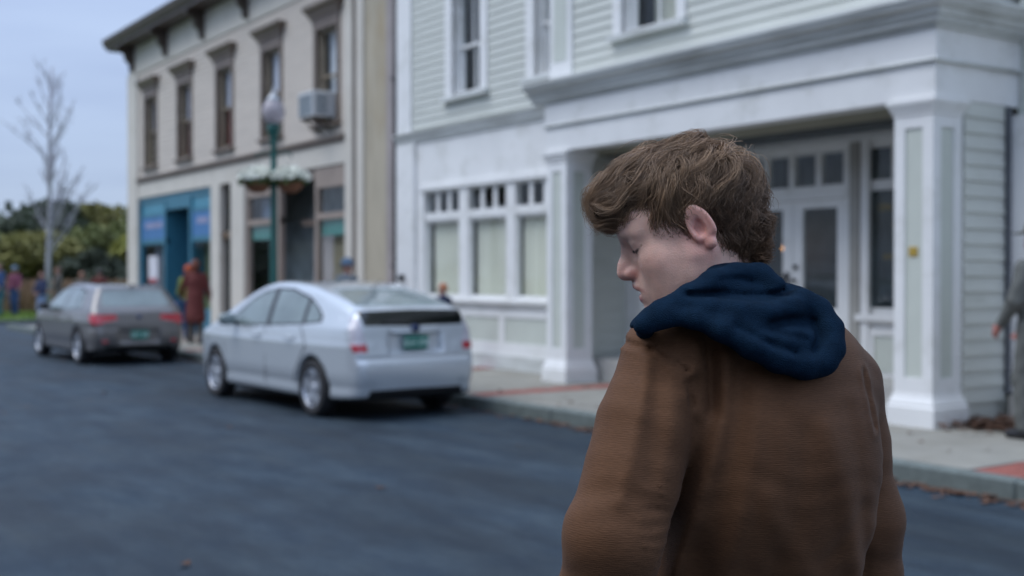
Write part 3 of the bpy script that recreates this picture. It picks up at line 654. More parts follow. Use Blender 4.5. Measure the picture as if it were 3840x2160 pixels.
# ---- taupe shop, s 20.5 .. 25.6
br = empty('taupe_shopfront', (0, 0, 0), 0, BB)
for (a, c) in ((23.7, 25.58), (20.5, 21.95)):
    b = MB(); b.sbox(a, c, T2+.0, T2+.12, 3.30, 3.72); b.sbox(a, c, T2+.0, T2+.12, 2.68, 2.80); b.sbox(a, a+.12, T2+.002, T2+.118, .15, 3.299); b.sbox(c-.12, c, T2+.002, T2+.118, .15, 3.299); b.sbox(a+.121, c-.121, T2+.01, T2+.11, .15, .7)
    b.build('shop_frame', mat('taupe_shop_paint', (.30, .24, .20), .55), br)
    MB().sbox(a+.121, c-.121, T2+.06, T2+.066, 2.801, 3.299).build('transom_pane', M['glass'], br)
    MB().sbox(a+.121, c-.121, T2+.06, T2+.066, .701, 2.679).build('pane', M['glass'], br)
    MB().sbox(a+.13, c-.13, T2+.10, T2+.105, 2.36, 2.675).build('valance', M['greenband'], br)
pleat(20.62, 21.6, .5, 2.4, T2+.25, mat('tan_shop_curtain', (.30, .25, .17), .9), br)
pleat(22.0, 23.6, .3, 2.6, T2+.75, M['curtainlite'], br, amp=.035, wave=.2)
b = MB(); b.sbox(21.96, 23.69, T2+.5, T2+.6, 2.62, 2.75); b.sbox(21.96, 23.69, T2+.02, T2+.12, 3.5, 3.72); b.build('recess_lintel', M['brown'], br)
b = MB(); b.bbox(-24.42, -24.12, T2+.16, T2+.2, .3, 2.02, .02); b.build('white_display_panel', M['trim'], br)
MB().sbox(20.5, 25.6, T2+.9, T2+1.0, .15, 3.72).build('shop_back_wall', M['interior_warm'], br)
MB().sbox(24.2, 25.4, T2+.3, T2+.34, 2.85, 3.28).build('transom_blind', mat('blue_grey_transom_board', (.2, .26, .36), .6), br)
at_root(BB)

# air conditioner in the nearest upper window
c = wc[4]
ac = empty('air_conditioner', (-c, T2-.2, 4.62)); tag(ac, 'boxy white air conditioner jutting from the beige building window nearest the pale stucco pier', 'air conditioner')
MB().bbox(-.34, .34, -.28, .22, .0, .50, .02).build('casing', M['acwhite'], ac)
b = MB()
for k in range(8): b.box(-.29, .29, -.288, -.281, .05+k*.05, .08+k*.05)
for k in range(7): b.box(.341, .348, -.22, .02, .06+k*.055, .09+k*.055); 
b.build('louvre', M['acgrille'], ac)
for x in (-.25, .25): b = MB(); b.tube([(x, -.2, -.005), (x, .18, -.28)], .02, 6); b.tube([(x, -.25, -.02), (x, .2, -.02)], .02, 6); b.build('support_bracket', M['darkbrown'], ac)

# ================================================================== brick block added behind the camera, unseen: blocks sky light, darkens pane reflections
OB = empty('brick_block', (-10, -11.5, 0)); tag(OB, 'long brown brick block across the street, seen only as a reflection in the panes', 'building')
M['brownbrick'] = mat('brown_brick_wall', (.13, .075, .055), .85, var=.2, scale=14, coords='World')
hb_ = [(s_-.5, s_+.5, z_, z_+1.9) for s_ in range(-13, 22, 3) for z_ in (1.0, 4.6)]
wall_holes(OB, 'wall', M['brownbrick'], -15, 22, 0, 8.2, -12.2, -11.6, hb_)
MB().sbox(-15, 22, -20, -12.3, 0, 8.0).build('rear_block', M['interior'], OB)
MB().sbox(-15.2, 22.2, -12.3, -11.3, 8.0, 8.5).build('parapet', M['cornice'], OB)
for h_ in hb_:
    MB().sbox(h_[0], h_[1], -12.0, -11.9, h_[2], h_[3]).build('window', M['blind_dark'] if 'blind_dark' in M else M.setdefault('blind_dark', mat('dark_window_pane', (.03, .035, .04), .1, spec=.8)), OB)
at_root(OB)
# ------------------------------------------------------------------ implicit-surface modelling (surface nets)
F = np.float32
def grid(lo, hi, h):
    ax = [np.arange(lo[i], hi[i]+h, h, dtype=F) for i in range(3)]
    X, Y, Z = np.meshgrid(*ax, indexing='ij', sparse=True); return X, Y, Z
def smin(a, b, k):
    h = np.maximum(k-np.abs(a-b), 0)/k; return np.minimum(a, b)-h*h*k*F(.25)
def smax(a, b, k): return -smin(-a, -b, k)
def sph(G, c, r): return np.sqrt((G[0]-F(c[0]))**2+(G[1]-F(c[1]))**2+(G[2]-F(c[2]))**2)-F(r)
def ell(G, c, r):
    x, y, z = G[0]-F(c[0]), G[1]-F(c[1]), G[2]-F(c[2])
    k0 = np.sqrt((x/r[0])**2+(y/r[1])**2+(z/r[2])**2); k1 = np.sqrt((x/r[0]**2)**2+(y/r[1]**2)**2+(z/r[2]**2)**2)+F(1e-6)
    return (k0*(k0-1)/k1).astype(F)
def cap(G, a, b, ra, rb=None):
    if rb is None: rb = ra
    a = np.array(a, F); b = np.array(b, F); d = b-a; L2 = float(d@d)+1e-9
    x, y, z = G[0]-a[0], G[1]-a[1], G[2]-a[2]
    t = np.clip((x*d[0]+y*d[1]+z*d[2])/F(L2), 0, 1)
    return np.sqrt((x-t*d[0])**2+(y-t*d[1])**2+(z-t*d[2])**2)-(F(ra)+t*F(rb-ra))
def chain(G, pts, rad, k=.01, f=None):
    if not hasattr(rad, '__len__'): rad = [rad]*len(pts)
    for i in range(len(pts)-1):
        c = cap(G, pts[i], pts[i+1], rad[i], rad[i+1]); f = c if f is None else smin(f, c, k)
    return f
def mirror(G): return (G[0], np.abs(G[1]), G[2])
def nets(f, lo, h, flip=False):
    """naive surface nets over a scalar field; returns vertices and quads"""
    f = np.ascontiguousarray(f, F); s = f < 0
    nx, ny, nz_ = f.shape
    cnt = np.zeros((nx-1, ny-1, nz_-1), np.int8)
    for i in (0, 1):
        for j in (0, 1):
            for k in (0, 1): cnt += s[i:nx-1+i, j:ny-1+j, k:nz_-1+k]
    act = np.argwhere((cnt > 0) & (cnt < 8)); idm = -np.ones(cnt.shape, np.int32); idm[tuple(act.T)] = np.arange(len(act))
    P = np.zeros((len(act), 3)); W = np.zeros(len(act)); C = [(i, j, k) for i in (0, 1) for j in (0, 1) for k in (0, 1)]
    ai = act
    vals = {c: f[ai[:, 0]+c[0], ai[:, 1]+c[1], ai[:, 2]+c[2]] for c in C}
    for a in C:
        for ax in range(3):
            if a[ax] == 0:
                b = list(a); b[ax] = 1; b = tuple(b); va, vb = vals[a], vals[b]; m = (va < 0) != (vb < 0)
                t = np.where(m, va/np.where(m, va-vb, 1), 0)
                p = np.array(a, float)[None, :].repeat(len(ai), 0); p[:, ax] = t
                P += p*m[:, None]; W += m
    V = (ai+P/W[:, None])*h+np.array(lo)
    Q = []
    for ax in range(3):
        o1, o2 = [(1, 2), (2, 0), (0, 1)][ax]
        sl0 = [slice(None)]*3; sl1 = [slice(None)]*3; sl0[ax] = slice(0, -1); sl1[ax] = slice(1, None)
        d = s[tuple(sl0)] != s[tuple(sl1)]; e = np.argwhere(d)
        e = e[(e[:, o1] > 0) & (e[:, o2] > 0) & (e[:, o1] < f.shape[o1]-1) & (e[:, o2] < f.shape[o2]-1)]
        inside = s[tuple(e.T)]
        def gi(d1, d2):
            q = e.copy(); q[:, o1] -= d1; q[:, o2] -= d2; return idm[tuple(q.T)]
        q = np.stack([gi(1, 1), gi(0, 1), gi(0, 0), gi(1, 0)], 1)
        q[~inside] = q[~inside][:, ::-1]; Q.append(q)
    Q = np.concatenate(Q); Q = Q[(Q >= 0).all(1)]
    return V, Q
def np_mesh(name, V, Q, cols=None, smooth=True):
    me = bpy.data.meshes.new(name); me.vertices.add(len(V)); me.vertices.foreach_set('co', np.asarray(V, np.float32).ravel())
    n = Q.shape[1]; me.loops.add(len(Q)*n); me.loops.foreach_set('vertex_index', Q.astype(np.int32).ravel())
    me.polygons.add(len(Q)); me.polygons.foreach_set('loop_start', np.arange(0, len(Q)*n, n, dtype=np.int32)); me.polygons.foreach_set('loop_total', np.full(len(Q), n, np.int32))
    me.update(calc_edges=True); me.validate()
    if cols is not None:
        a = me.color_attributes.new('Col', 'FLOAT_COLOR', 'POINT'); c4 = np.ones((len(V), 4), np.float32); c4[:, :3] = cols; a.data.foreach_set('color', c4.ravel())
    if smooth: me.polygons.foreach_set('use_smooth', np.ones(len(me.polygons), bool))
    return me
def relax(V, Q, it=2, w=.5, mask=None):
    e = np.concatenate([Q[:, [0, 1]], Q[:, [1, 2]], Q[:, [2, 3]], Q[:, [3, 0]]])
    for _ in range(it):
        S = np.zeros_like(V); c = np.zeros(len(V))
        for a, b in ((0, 1), (1, 0)):
            for k in range(3): S[:, k] += np.bincount(e[:, a], V[e[:, b], k], len(V))
            c += np.bincount(e[:, a], minlength=len(V))
        m = S/np.maximum(c, 1)[:, None]
        V = V+(m-V)*(w if mask is None else (w*mask)[:, None])
    return V
def keep_largest(V, Q):
    lb = np.arange(len(V)); e = np.concatenate([Q[:, [0, 1]], Q[:, [1, 2]], Q[:, [2, 3]], Q[:, [3, 0]]])
    for _ in range(200):
        m = np.minimum(lb[e[:, 0]], lb[e[:, 1]]); n = lb.copy(); np.minimum.at(n, e[:, 0], m); np.minimum.at(n, e[:, 1], m); n = n[n]; n = n[n]
        if (n == lb).all(): break
        lb = n
    best = np.bincount(lb).argmax(); v, q, u = split_mesh(V, Q, lb[Q[:, 0]] == best); return v, q
def split_mesh(V, Q, sel):
    q = Q[sel]; u, inv = np.unique(q, return_inverse=True); return V[u], inv.reshape(q.shape), u
def poly_sdf(px, pz, P):
    """signed distance to a closed 2-D polygon (negative inside)"""
    P = np.array(P, float); n = len(P); d = np.full(px.shape, 1e9); inside = np.zeros(px.shape, bool)
    for i in range(n):
        a, b = P[i], P[(i+1) % n]; e = b-a; wx, wz = px-a[0], pz-a[1]
        t = np.clip((wx*e[0]+wz*e[1])/(e@e+1e-12), 0, 1); d = np.minimum(d, (wx-e[0]*t)**2+(wz-e[1]*t)**2)
        c = ((a[1] > pz) != (b[1] > pz)) & (px < (b[0]-a[0])*(pz-a[1])/((b[1]-a[1]) if b[1] != a[1] else 1e-9)+a[0]); inside ^= c
    return np.where(inside, -1, 1)*np.sqrt(d)
def catmull(P, n=8, closed=False):
    P = [np.array(p, float) for p in P]; out = []; m = len(P)
    for i in range(m if closed else m-1):
        p0, p1, p2, p3 = (P[(i-1) % m], P[i], P[(i+1) % m], P[(i+2) % m]) if closed else (P[max(i-1, 0)], P[i], P[i+1], P[min(i+2, m-1)])
        for k in range(n):
            t = k/n; out.append(.5*((2*p1)+(-p0+p2)*t+(2*p0-5*p1+4*p2-p3)*t*t+(-p0+3*p1-3*p2+p3)*t**3))
    if not closed: out.append(P[-1])
    return np.array(out)
# ------------------------------------------------------------------ cars (x forward, y to the car's left, origin under the rear axle)
M['carglass'] = mat('tinted_car_glass', (.20, .25, .25), .05, spec=.7, var=.2, scale=2, coat=.2)
M['darkglass'] = mat('black_tinted_glass', (.006, .009, .009), .05, spec=.8, var=.1)
M['tyre'] = mat('tyre_rubber', (.018, .018, .02), .8, var=.2)
M['rim'] = mat('silver_alloy_wheel', (.62, .64, .68), .3, metal=.75, var=.05)
M['underbody'] = mat('black_underbody', (.008, .008, .009), .8)
M['redlens'] = mat('red_tail_lamp_lens', (.48, .03, .045), .15, coat=1, var=.1)
M['clearlens'] = mat('clear_tail_lamp_lens', (.55, .52, .56), .12, coat=1, var=.15, scale=14)
M['plategreen'] = mat('green_number_plate', (.015, .19, .14), .4, var=.05)
M['platewhite'] = mat('white_plate_characters', (.55, .75, .68), .5)
M['emblem'] = mat('blue_chrome_emblem', (.08, .11, .22), .25, metal=.6)
M['chrome'] = mat('chrome', (.6, .6, .62), .15, metal=1)
def build_car(name, S, loc, rz, label):
    car = empty(name, loc, rz); tag(car, label, 'car')
    h = S.get('h', .016); lo = (S['xmin']-.06, -h*2.5, .12); hi = (S['xmax']+.06, S['w']+.06, S['zmax']+.05)
    X, Y, Z = grid(lo, hi, h)
    prof = catmull(S['profile'], 5, True)
    d1 = poly_sdf(X[:, 0, :]+0*Z[:, 0, :], Z[:, 0, :]+0*X[:, 0, :], prof).astype(F)[:, None, :]
    # half width: interpolated over height, narrowed in plan towards both ends
    wz = np.interp(Z.ravel(), [p[0] for p in S['wz']], [p[1] for p in S['wz']])[None, None, :]
    px = np.interp(X.ravel(), [p[0] for p in S['px']], [p[1] for p in S['px']])[:, None, None]
    gx = np.interp(X.ravel(), [p[0] for p in S['gx']], [p[1] for p in S['gx']])[:, None, None]   # extra narrowing of the cabin
    t = np.clip((Z-S['belt'])/.3, 0, 1)
    wz = wz.astype(F); W = wz*px.astype(F)*(1-t*(1-gx.astype(F)))
    f = smax(d1+0*Y, (np.abs(Y)-W)*F(.93), S.get('k', .07))
    for xw in (0, S['wb']):
        arch = np.sqrt((X-F(xw))**2+(Z-F(.315))**2)-F(S['arch']); f = smax(f, -np.maximum(arch, F(S['w']-.30)-Y), .012)
        lip = smax(np.abs(arch+0*Y)-F(.02), np.abs(Y-F(S['w']-.012))-F(.012), .01)
    # crease along the flank and sill step
    f = f - F(.006)*np.exp(-((Z-S['crease'])/.03)**2)*(Y > .5) + F(.010)*np.exp(-((Z-.36)/.05)**2)*(Y > .5)
    for fn in S.get('carve', []): f = fn(f, X, Y, Z)
    V, Q = nets(f+0*X, lo, h)
    V = relax(V, Q, 3, .5)
    V[:, 1] = np.where(np.abs(V[:, 1]) < h*.5, 0, V[:, 1])
    keepq = V[Q][:, :, 1].mean(1) > 1e-5; Q = Q[keepq]
    # mirrored other half
    n = len(V); V2 = V.copy(); V2[:, 1] *= -1; Q2 = Q[:, ::-1]+n; Q2 = np.where(V2[Q2-n][:, :, 1] == 0, Q2-n, Q2)
    V = np.concatenate([V, V2]); Q = np.concatenate([Q, Q2])
    # snap vertices to the outlines of windows and lamps so that their edges are clean
    P4 = V[Q]; nrm = np.cross(P4[:, 2]-P4[:, 0], P4[:, 3]-P4[:, 1]); nrm /= np.linalg.norm(nrm, axis=1)[:, None]+1e-9
    vn = np.zeros_like(V)
    for k in range(4):
        for c in range(3): vn[:, c] += np.bincount(Q[:, k], nrm[:, c], len(V))
    vn /= np.linalg.norm(vn, axis=1)[:, None]+1e-9
    regions = S['regions']
    for (rn, view, poly, m) in regions:
        if view == 'side': A, B, ok = 0, 2, (np.abs(vn[:, 1]) > .35) & (np.abs(V[:, 1]) > .42)
        elif view == 'rear': A, B, ok = 1, 2, (vn[:, 0] < -.15) & (V[:, 0] < S['rearx'])
        elif view == 'front': A, B, ok = 1, 2, (vn[:, 0] > .3) & (V[:, 0] > S['frontx'])
        elif view == 'top': A, B, ok = 0, 1, vn[:, 2] > .2
        a = V[:, A].copy(); b = V[:, B].copy()
        if A == 1: a = np.abs(a)
        if B == 1: b = np.abs(b)
        e = 1e-3; d0 = poly_sdf(a, b, poly); near = ok & (np.abs(d0) < h*.6)
        ga = (poly_sdf(a+e, b, poly)-d0)/e; gb = (poly_sdf(a, b+e, poly)-d0)/e
        sa = np.sign(V[:, A]) if A == 1 else 1; sb = np.sign(V[:, B]) if B == 1 else 1
        V[:, A] -= np.where(near, d0*ga*sa, 0); V[:, B] -= np.where(near, d0*gb*sb, 0)
    P4 = V[Q]; cen = P4.mean(1); nrm = np.cross(P4[:, 2]-P4[:, 0], P4[:, 3]-P4[:, 1]); nrm /= np.linalg.norm(nrm, axis=1)[:, None]+1e-9
    lab = np.zeros(len(Q), int)
    for ri, (rn, view, poly, m) in enumerate(regions):
        if view == 'side': a, b, ok = cen[:, 0], cen[:, 2], (np.abs(nrm[:, 1]) > .35) & (np.abs(cen[:, 1]) > .42)
        elif view == 'rear': a, b, ok = np.abs(cen[:, 1]), cen[:, 2], (nrm[:, 0] < -.15) & (cen[:, 0] < S['rearx'])
        elif view == 'front': a, b, ok = np.abs(cen[:, 1]), cen[:, 2], (nrm[:, 0] > .3) & (cen[:, 0] > S['frontx'])
        elif view == 'top': a, b, ok = cen[:, 0], np.abs(cen[:, 1]), nrm[:, 2] > .2
        lab[ok & (poly_sdf(a, b, poly) < 0) & (lab == 0)] = ri+1
    # dark surfaces inside the wheel arches and underneath
    under = (lab == 0) & (((nrm[:, 2] < -.6) & (cen[:, 2] < .35)) | (np.abs(cen[:, 1]) < S['w']-.12) & (cen[:, 2] < .68) & ((np.hypot(cen[:, 0], cen[:, 2]-.315) < S['arch']+.02) | (np.hypot(cen[:, 0]-S['wb'], cen[:, 2]-.315) < S['arch']+.02)))
    names = ['body']+[r[0] for r in regions]
    def emit(nm, sel, m, outset=0):
        if not sel.any(): return
        v, q, u = split_mesh(V, Q, sel)
        if outset: v = v+vn[u]*outset
        link(nm, np_mesh(nm, v, q), m, car)
    def largest(sel):      # stray fragments of a region go back to the body
        idx = np.where(sel)[0]
        if not len(idx): return sel
        q = Q[idx]; lb = np.arange(len(idx)); vl = np.full(len(V), len(idx))
        for _ in range(400):
            vl[:] = len(idx); np.minimum.at(vl, q.ravel(), np.repeat(lb, 4)); nl = vl[q].min(1)
            if (nl == lb).all(): break
            lb = nl
        best = np.bincount(lb).argmax(); out = np.zeros(len(sel), bool); out[idx[lb == best]] = True; return out
    done_ = {}
    for ri, (rn, view, poly, m) in enumerate(regions):
        for half in ((cen[:, 1] > 0), (cen[:, 1] <= 0)) if (view == 'side' or rn in S.get('pairs', ())) else (np.ones(len(Q), bool),):
            sel = (lab == ri+1) & half
            if rn == 'window_trim': continue
            lab[sel & ~largest(sel)] = 0
    under = under | ((lab == 0) & (cen[:, 2] < .33) & (nrm[:, 2] < -.6))
    emit('body', (lab == 0) & ~under, S['paint']); emit('underbody', under, M['underbody'])
    done = set()
    for ri, (rn, view, poly, m) in enumerate(regions):
        sel = lab == ri+1
        if view in ('side',) or rn in S.get('pairs', ()):
            emit(rn, sel & (cen[:, 1] > 0), m, S.get('outset', {}).get(rn, 0)); emit(rn, sel & (cen[:, 1] <= 0), m, S.get('outset', {}).get(rn, 0))
        else: emit(rn, sel, m, S.get('outset', {}).get(rn, 0))
    # wheels
    for xw in (0, S['wb']):
        for sgn in (1, -1):
            w = empty('wheel', (xw, sgn*(S['w']-.115), .315), 0 if sgn > 0 else math.pi, car)
            r0 = .315
            MB().lathe([(.205, -.09), (.285, -.10), (r0-.01, -.085), (r0, -.05), (r0, .05), (r0-.01, .085), (.285, .10), (.215, .095), (.205, .0), (.205, -.09)], (0, 0, 0), 40, 'Y', caps=False).build('tyre', M['tyre'], w, True)
            b = MB(); b.lathe([(.15, -.05), (.218, .04), (.222, .088), (.205, .095), (.195, .075), (.19, -.04), (.15, -.05)], (0, 0, 0), 40, 'Y', caps=False)
            ns = S.get('spokes', 5)
            for k in range(ns):
                a = 2*math.pi*k/ns+.3
                for off in ((-.16, .16) if S.get('twin') else (0,)):
                    wv = .032 if S.get('twin') else .05
                    ca, sa_ = math.cos(a), math.sin(a); ce, se = math.cos(a+off*.9), math.sin(a+off*.9)
                    tx, tz = -sa_, ca
                    i0 = [(ca*.03+tx*(off*.12-wv), .07, sa_*.03+tz*(off*.12-wv)), (ca*.03+tx*(off*.12+wv), .07, sa_*.03+tz*(off*.12+wv)), (ca*.03+tx*(off*.12+wv), .03, sa_*.03+tz*(off*.12+wv)), (ca*.03+tx*(off*.12-wv), .03, sa_*.03+tz*(off*.12-wv))]
                    i1 = [(ce*.205+tx*(-wv*.8), .088, se*.205+tz*(-wv*.8)), (ce*.205+tx*(wv*.8), .088, se*.205+tz*(wv*.8)), (ce*.205+tx*(wv*.8), .05, se*.205+tz*(wv*.8)), (ce*.205+tx*(-wv*.8), .05, se*.205+tz*(-wv*.8))]
                    b.loft([i0, i1])
            b.lathe([(.001, .03), (.055, .03), (.05, .082), (.001, .086)], (0, 0, 0), 16, 'Y')
            b.build('rim', M['rim'], w)
            MB().lathe([(.001, -.02), (.20, -.02), (.20, -.005), (.001, -.005)], (0, 0, 0), 24, 'Y').build('brake_disc', M['underbody'], w)
    return car
def rounded_box(b, c, s, r=.3):   # superellipsoid-ish pebble for mirrors
    rings = []
    for i in range(9):
        a = -math.pi/2+math.pi*i/8; rr = max(.02, abs(math.cos(a))**.6); z = math.copysign(abs(math.sin(a))**.7, math.sin(a))
        rings.append([(c[0]+s[0]*rr*math.copysign(abs(math.cos(t))**.7, math.cos(t)), c[1]+s[1]*rr*math.copysign(abs(math.sin(t))**.7, math.sin(t)), c[2]+s[2]*z) for t in [2*math.pi*k/16 for k in range(16)]])
    b.loft(rings); return b
def plate(parent, x, z, txt, slope=.0):
    p = empty('number_plate', (x, 0, z), 0, parent)
    MB().bbox(-.006, .006, -.152, .152, -.076, .076, .003).build('plate', M['plategreen'], p)
    cu = bpy.data.curves.new('t', 'FONT'); cu.body = txt; cu.size = .10; cu.align_x = 'CENTER'; cu.align_y = 'CENTER'; cu.extrude = .001; cu.offset = .002
    to = bpy.data.objects.new('tmp', cu); col.objects.link(to); me = bpy.data.meshes.new_from_object(to.evaluated_get(bpy.context.evaluated_depsgraph_get())); bpy.data.objects.remove(to)
    me.materials.clear(); o = link('plate_characters', me, M['platewhite'], p); o.location = (-.0085, 0, -.005); o.rotation_euler = (R(90), 0, -R(90)); o.scale = (.9, 1, 1)
    p.rotation_euler = (0, slope, 0); return p
silver = mat('silver_blue_metallic_paint', (.54, .58, .61), .28, metal=.3, var=.02, scale=60, coat=1)
greypaint = mat('warm_grey_metallic_paint', (.15, .14, .135), .36, metal=.25, var=.03, scale=60, coat=1)
def wedge_car():
    S = dict(xmin=-.87, xmax=3.62, zmax=1.5, w=.875, wb=2.70, arch=.355, belt=.98, crease=.80, h=.0165, k=.085, spokes=5, twin=True,
      profile=[(-.74, .22), (-.83, .30), (-.865, .45), (-.87, .60), (-.835, .70), (-.80, .85), (-.775, 1.02), (-.72, 1.175), (-.60, 1.215), (-.2, 1.315), (.3, 1.42), (.75, 1.475), (1.15, 1.49), (1.5, 1.465), (1.9, 1.36), (2.4, 1.15), (2.85, .965), (3.2, .88), (3.45, .77), (3.58, .63), (3.62, .47), (3.56, .30), (3.45, .20), (2.4, .17), (1.3, .17), (.2, .17), (-.4, .19)],
      wz=[(.12, .80), (.25, .85), (.5, .873), (.75, .872), (.9, .855), (1.0, .835), (1.2, .765), (1.35, .70), (1.5, .62)],
      px=[(-.90, .80), (-.82, .86), (-.7, .91), (-.4, .965), (0, .99), (.5, 1), (2.4, 1), (2.9, .97), (3.2, .92), (3.4, .84), (3.55, .72), (3.65, .6)],
      gx=[(-.9, .86), (-.6, .90), (0, .96), (.6, 1), (1.6, 1), (2.3, .96), (3, .9)],
      rearx=.35, frontx=2.0, paint=silver,
      regions=[('front_side_window', 'side', [(1.19, .985), (2.28, .955), (2.12, 1.07), (1.8, 1.25), (1.5, 1.355), (1.22, 1.39)], M['carglass']),
               ('rear_side_window', 'side', [(.30, 1.025), (1.08, .99), (1.10, 1.395), (.75, 1.385), (.32, 1.295)], M['carglass']),
               ('quarter_window', 'side', [(-.08, 1.055), (.22, 1.035), (.24, 1.275), (.05, 1.19), (-.06, 1.12)], M['carglass']),
               ('window_trim', 'side', [(-.14, 1.04), (.3, 1.005), (1.2, .965), (2.42, .935), (2.14, 1.09), (1.81, 1.275), (1.5, 1.38), (1.15, 1.42), (.75, 1.41), (.3, 1.32), (.03, 1.21), (-.12, 1.12)], M['black']),
               ('rear_window', 'rear', [(-.2, 1.225), (.60, 1.225), (.55, 1.33), (.49, 1.405), (-.2, 1.42)], M['carglass']),
               ('lower_rear_window', 'rear', [(-.2, 1.005), (.63, 1.02), (.665, 1.175), (-.2, 1.190)], M['darkglass']),
               ('tail_light_red', 'rear', [(.61, .735), (.765, .745), (.775, .822), (.61, .822)], M['redlens']),
               ('tail_light', 'rear', [(.61, .823), (.776, .823), (.765, 1.0), (.72, 1.11), (.665, 1.09), (.65, .97)], M['clearlens']),
               ('rear_bumper_insert', 'rear', [(-.2, .2), (.62, .2), (.58, .33), (-.2, .335)], M['underbody']),
               ('windscreen', 'front', [(-.2, 1.0), (.66, 1.0), (.56, 1.33), (.5, 1.41), (-.2, 1.44)], M['carglass']),
               ('headlight', 'front', [(.42, .68), (.8, .66), (.8, .88), (.6, .82)], M['clearlens'])],
      pairs=('tail_light_red', 'tail_light', 'headlight'))
    def hatch_recess(f, X, Y, Z):   # recess round the number plate and a step above the bumper
        r = np.maximum(np.maximum(np.abs(Y)-F(.33), np.abs(Z-F(.83))-F(.10)), X+F(.76))
        f = smax(f, -(r), .03)
        return f+F(.02)*np.exp(-((Z-F(.665))/.02)**2)*(X < -.6)*(np.abs(Y) < .72)
    S['carve'] = [hatch_recess]
    c = build_car('hatchback_car', S, (-12.16, 6.44, 0), R(182.2), 'silver wedge shaped hatchback with split rear glass and green plate, parked nearest the camera')
    b = MB()
    plate(c, -.815, .83, 'ELH 394', R(-6))
    for y in (1, -1):
        m = empty('wing_mirror', (2.05, y*.96, 1.02), 0, c)
        rounded_box(MB(), (0, 0, 0), (.075, .11, .075)).build('mirror_shell', silver if y < 0 else M['carglass'], m, True)
        MB().tube([(0, -y*.15, -.06), (0, -y*.05, -.03)], .025, 8).build('mirror_arm', M['black'], m, True)
    for x in (.42, 1.30):
        for y in (1, -1):
            h_ = MB(); h_.tube([(x, y*.868, .86), (x+.05, y*.905, .862), (x+.15, y*.905, .862), (x+.2, y*.868, .86)], .014, 8); h_.build('door_handle', silver, c, True)
    # dark shut lines
    b = MB()
    for y in (1, -1):
        for xs in ([(1.20, .95), (1.16, .6), (1.15, .30)], [(2.28, .93), (2.36, .7), (2.30, .34)], [(.27, 1.0), (.12, .78), (.36, .52), (.40, .34)]):
            MB().tube([(x, y*(.872 if z < .8 else .85), z) for x, z in xs], .004, 5).build('shut_line', M['black'], c)
    b = MB(); b.lathe([(.030, -.004), (.036, .0), (.036, .006), (.030, .01), (.030, -.004)], (0, 0, 0), 24, 'Y'); b.tube([(-.03, .004, .008), (0, .004, -.004), (.03, .004, .008)], .004, 6); b.tube([(0, .004, .02), (0, .004, -.03)], .004, 6)
    o = b.build('emblem', M['emblem'], c, True); o.location = (-.812, 0, .985); o.rotation_euler = (0, 0, -R(90)); o.scale = (1.5, 1, 1.15)
    b = MB(); b.tube([(-.76, -.28, .945), (-.79, -.28, .945), (-.79, .28, .945), (-.76, .28, .945)], .014, 8); b.build('hatch_trim', silver, c, True)
    b = MB(); b.tube([(.15, 0, 1.40), (-.08, 0, 1.52)], [.008, .003], 6); b.build('aerial', M['black'], c)
    b = MB(); b.tube([(-.70, .05, 1.0), (-.80, .05, 1.03), (-.79, .40, 1.06)], .007, 6); b.build('wiper', M['black'], c)
    return c
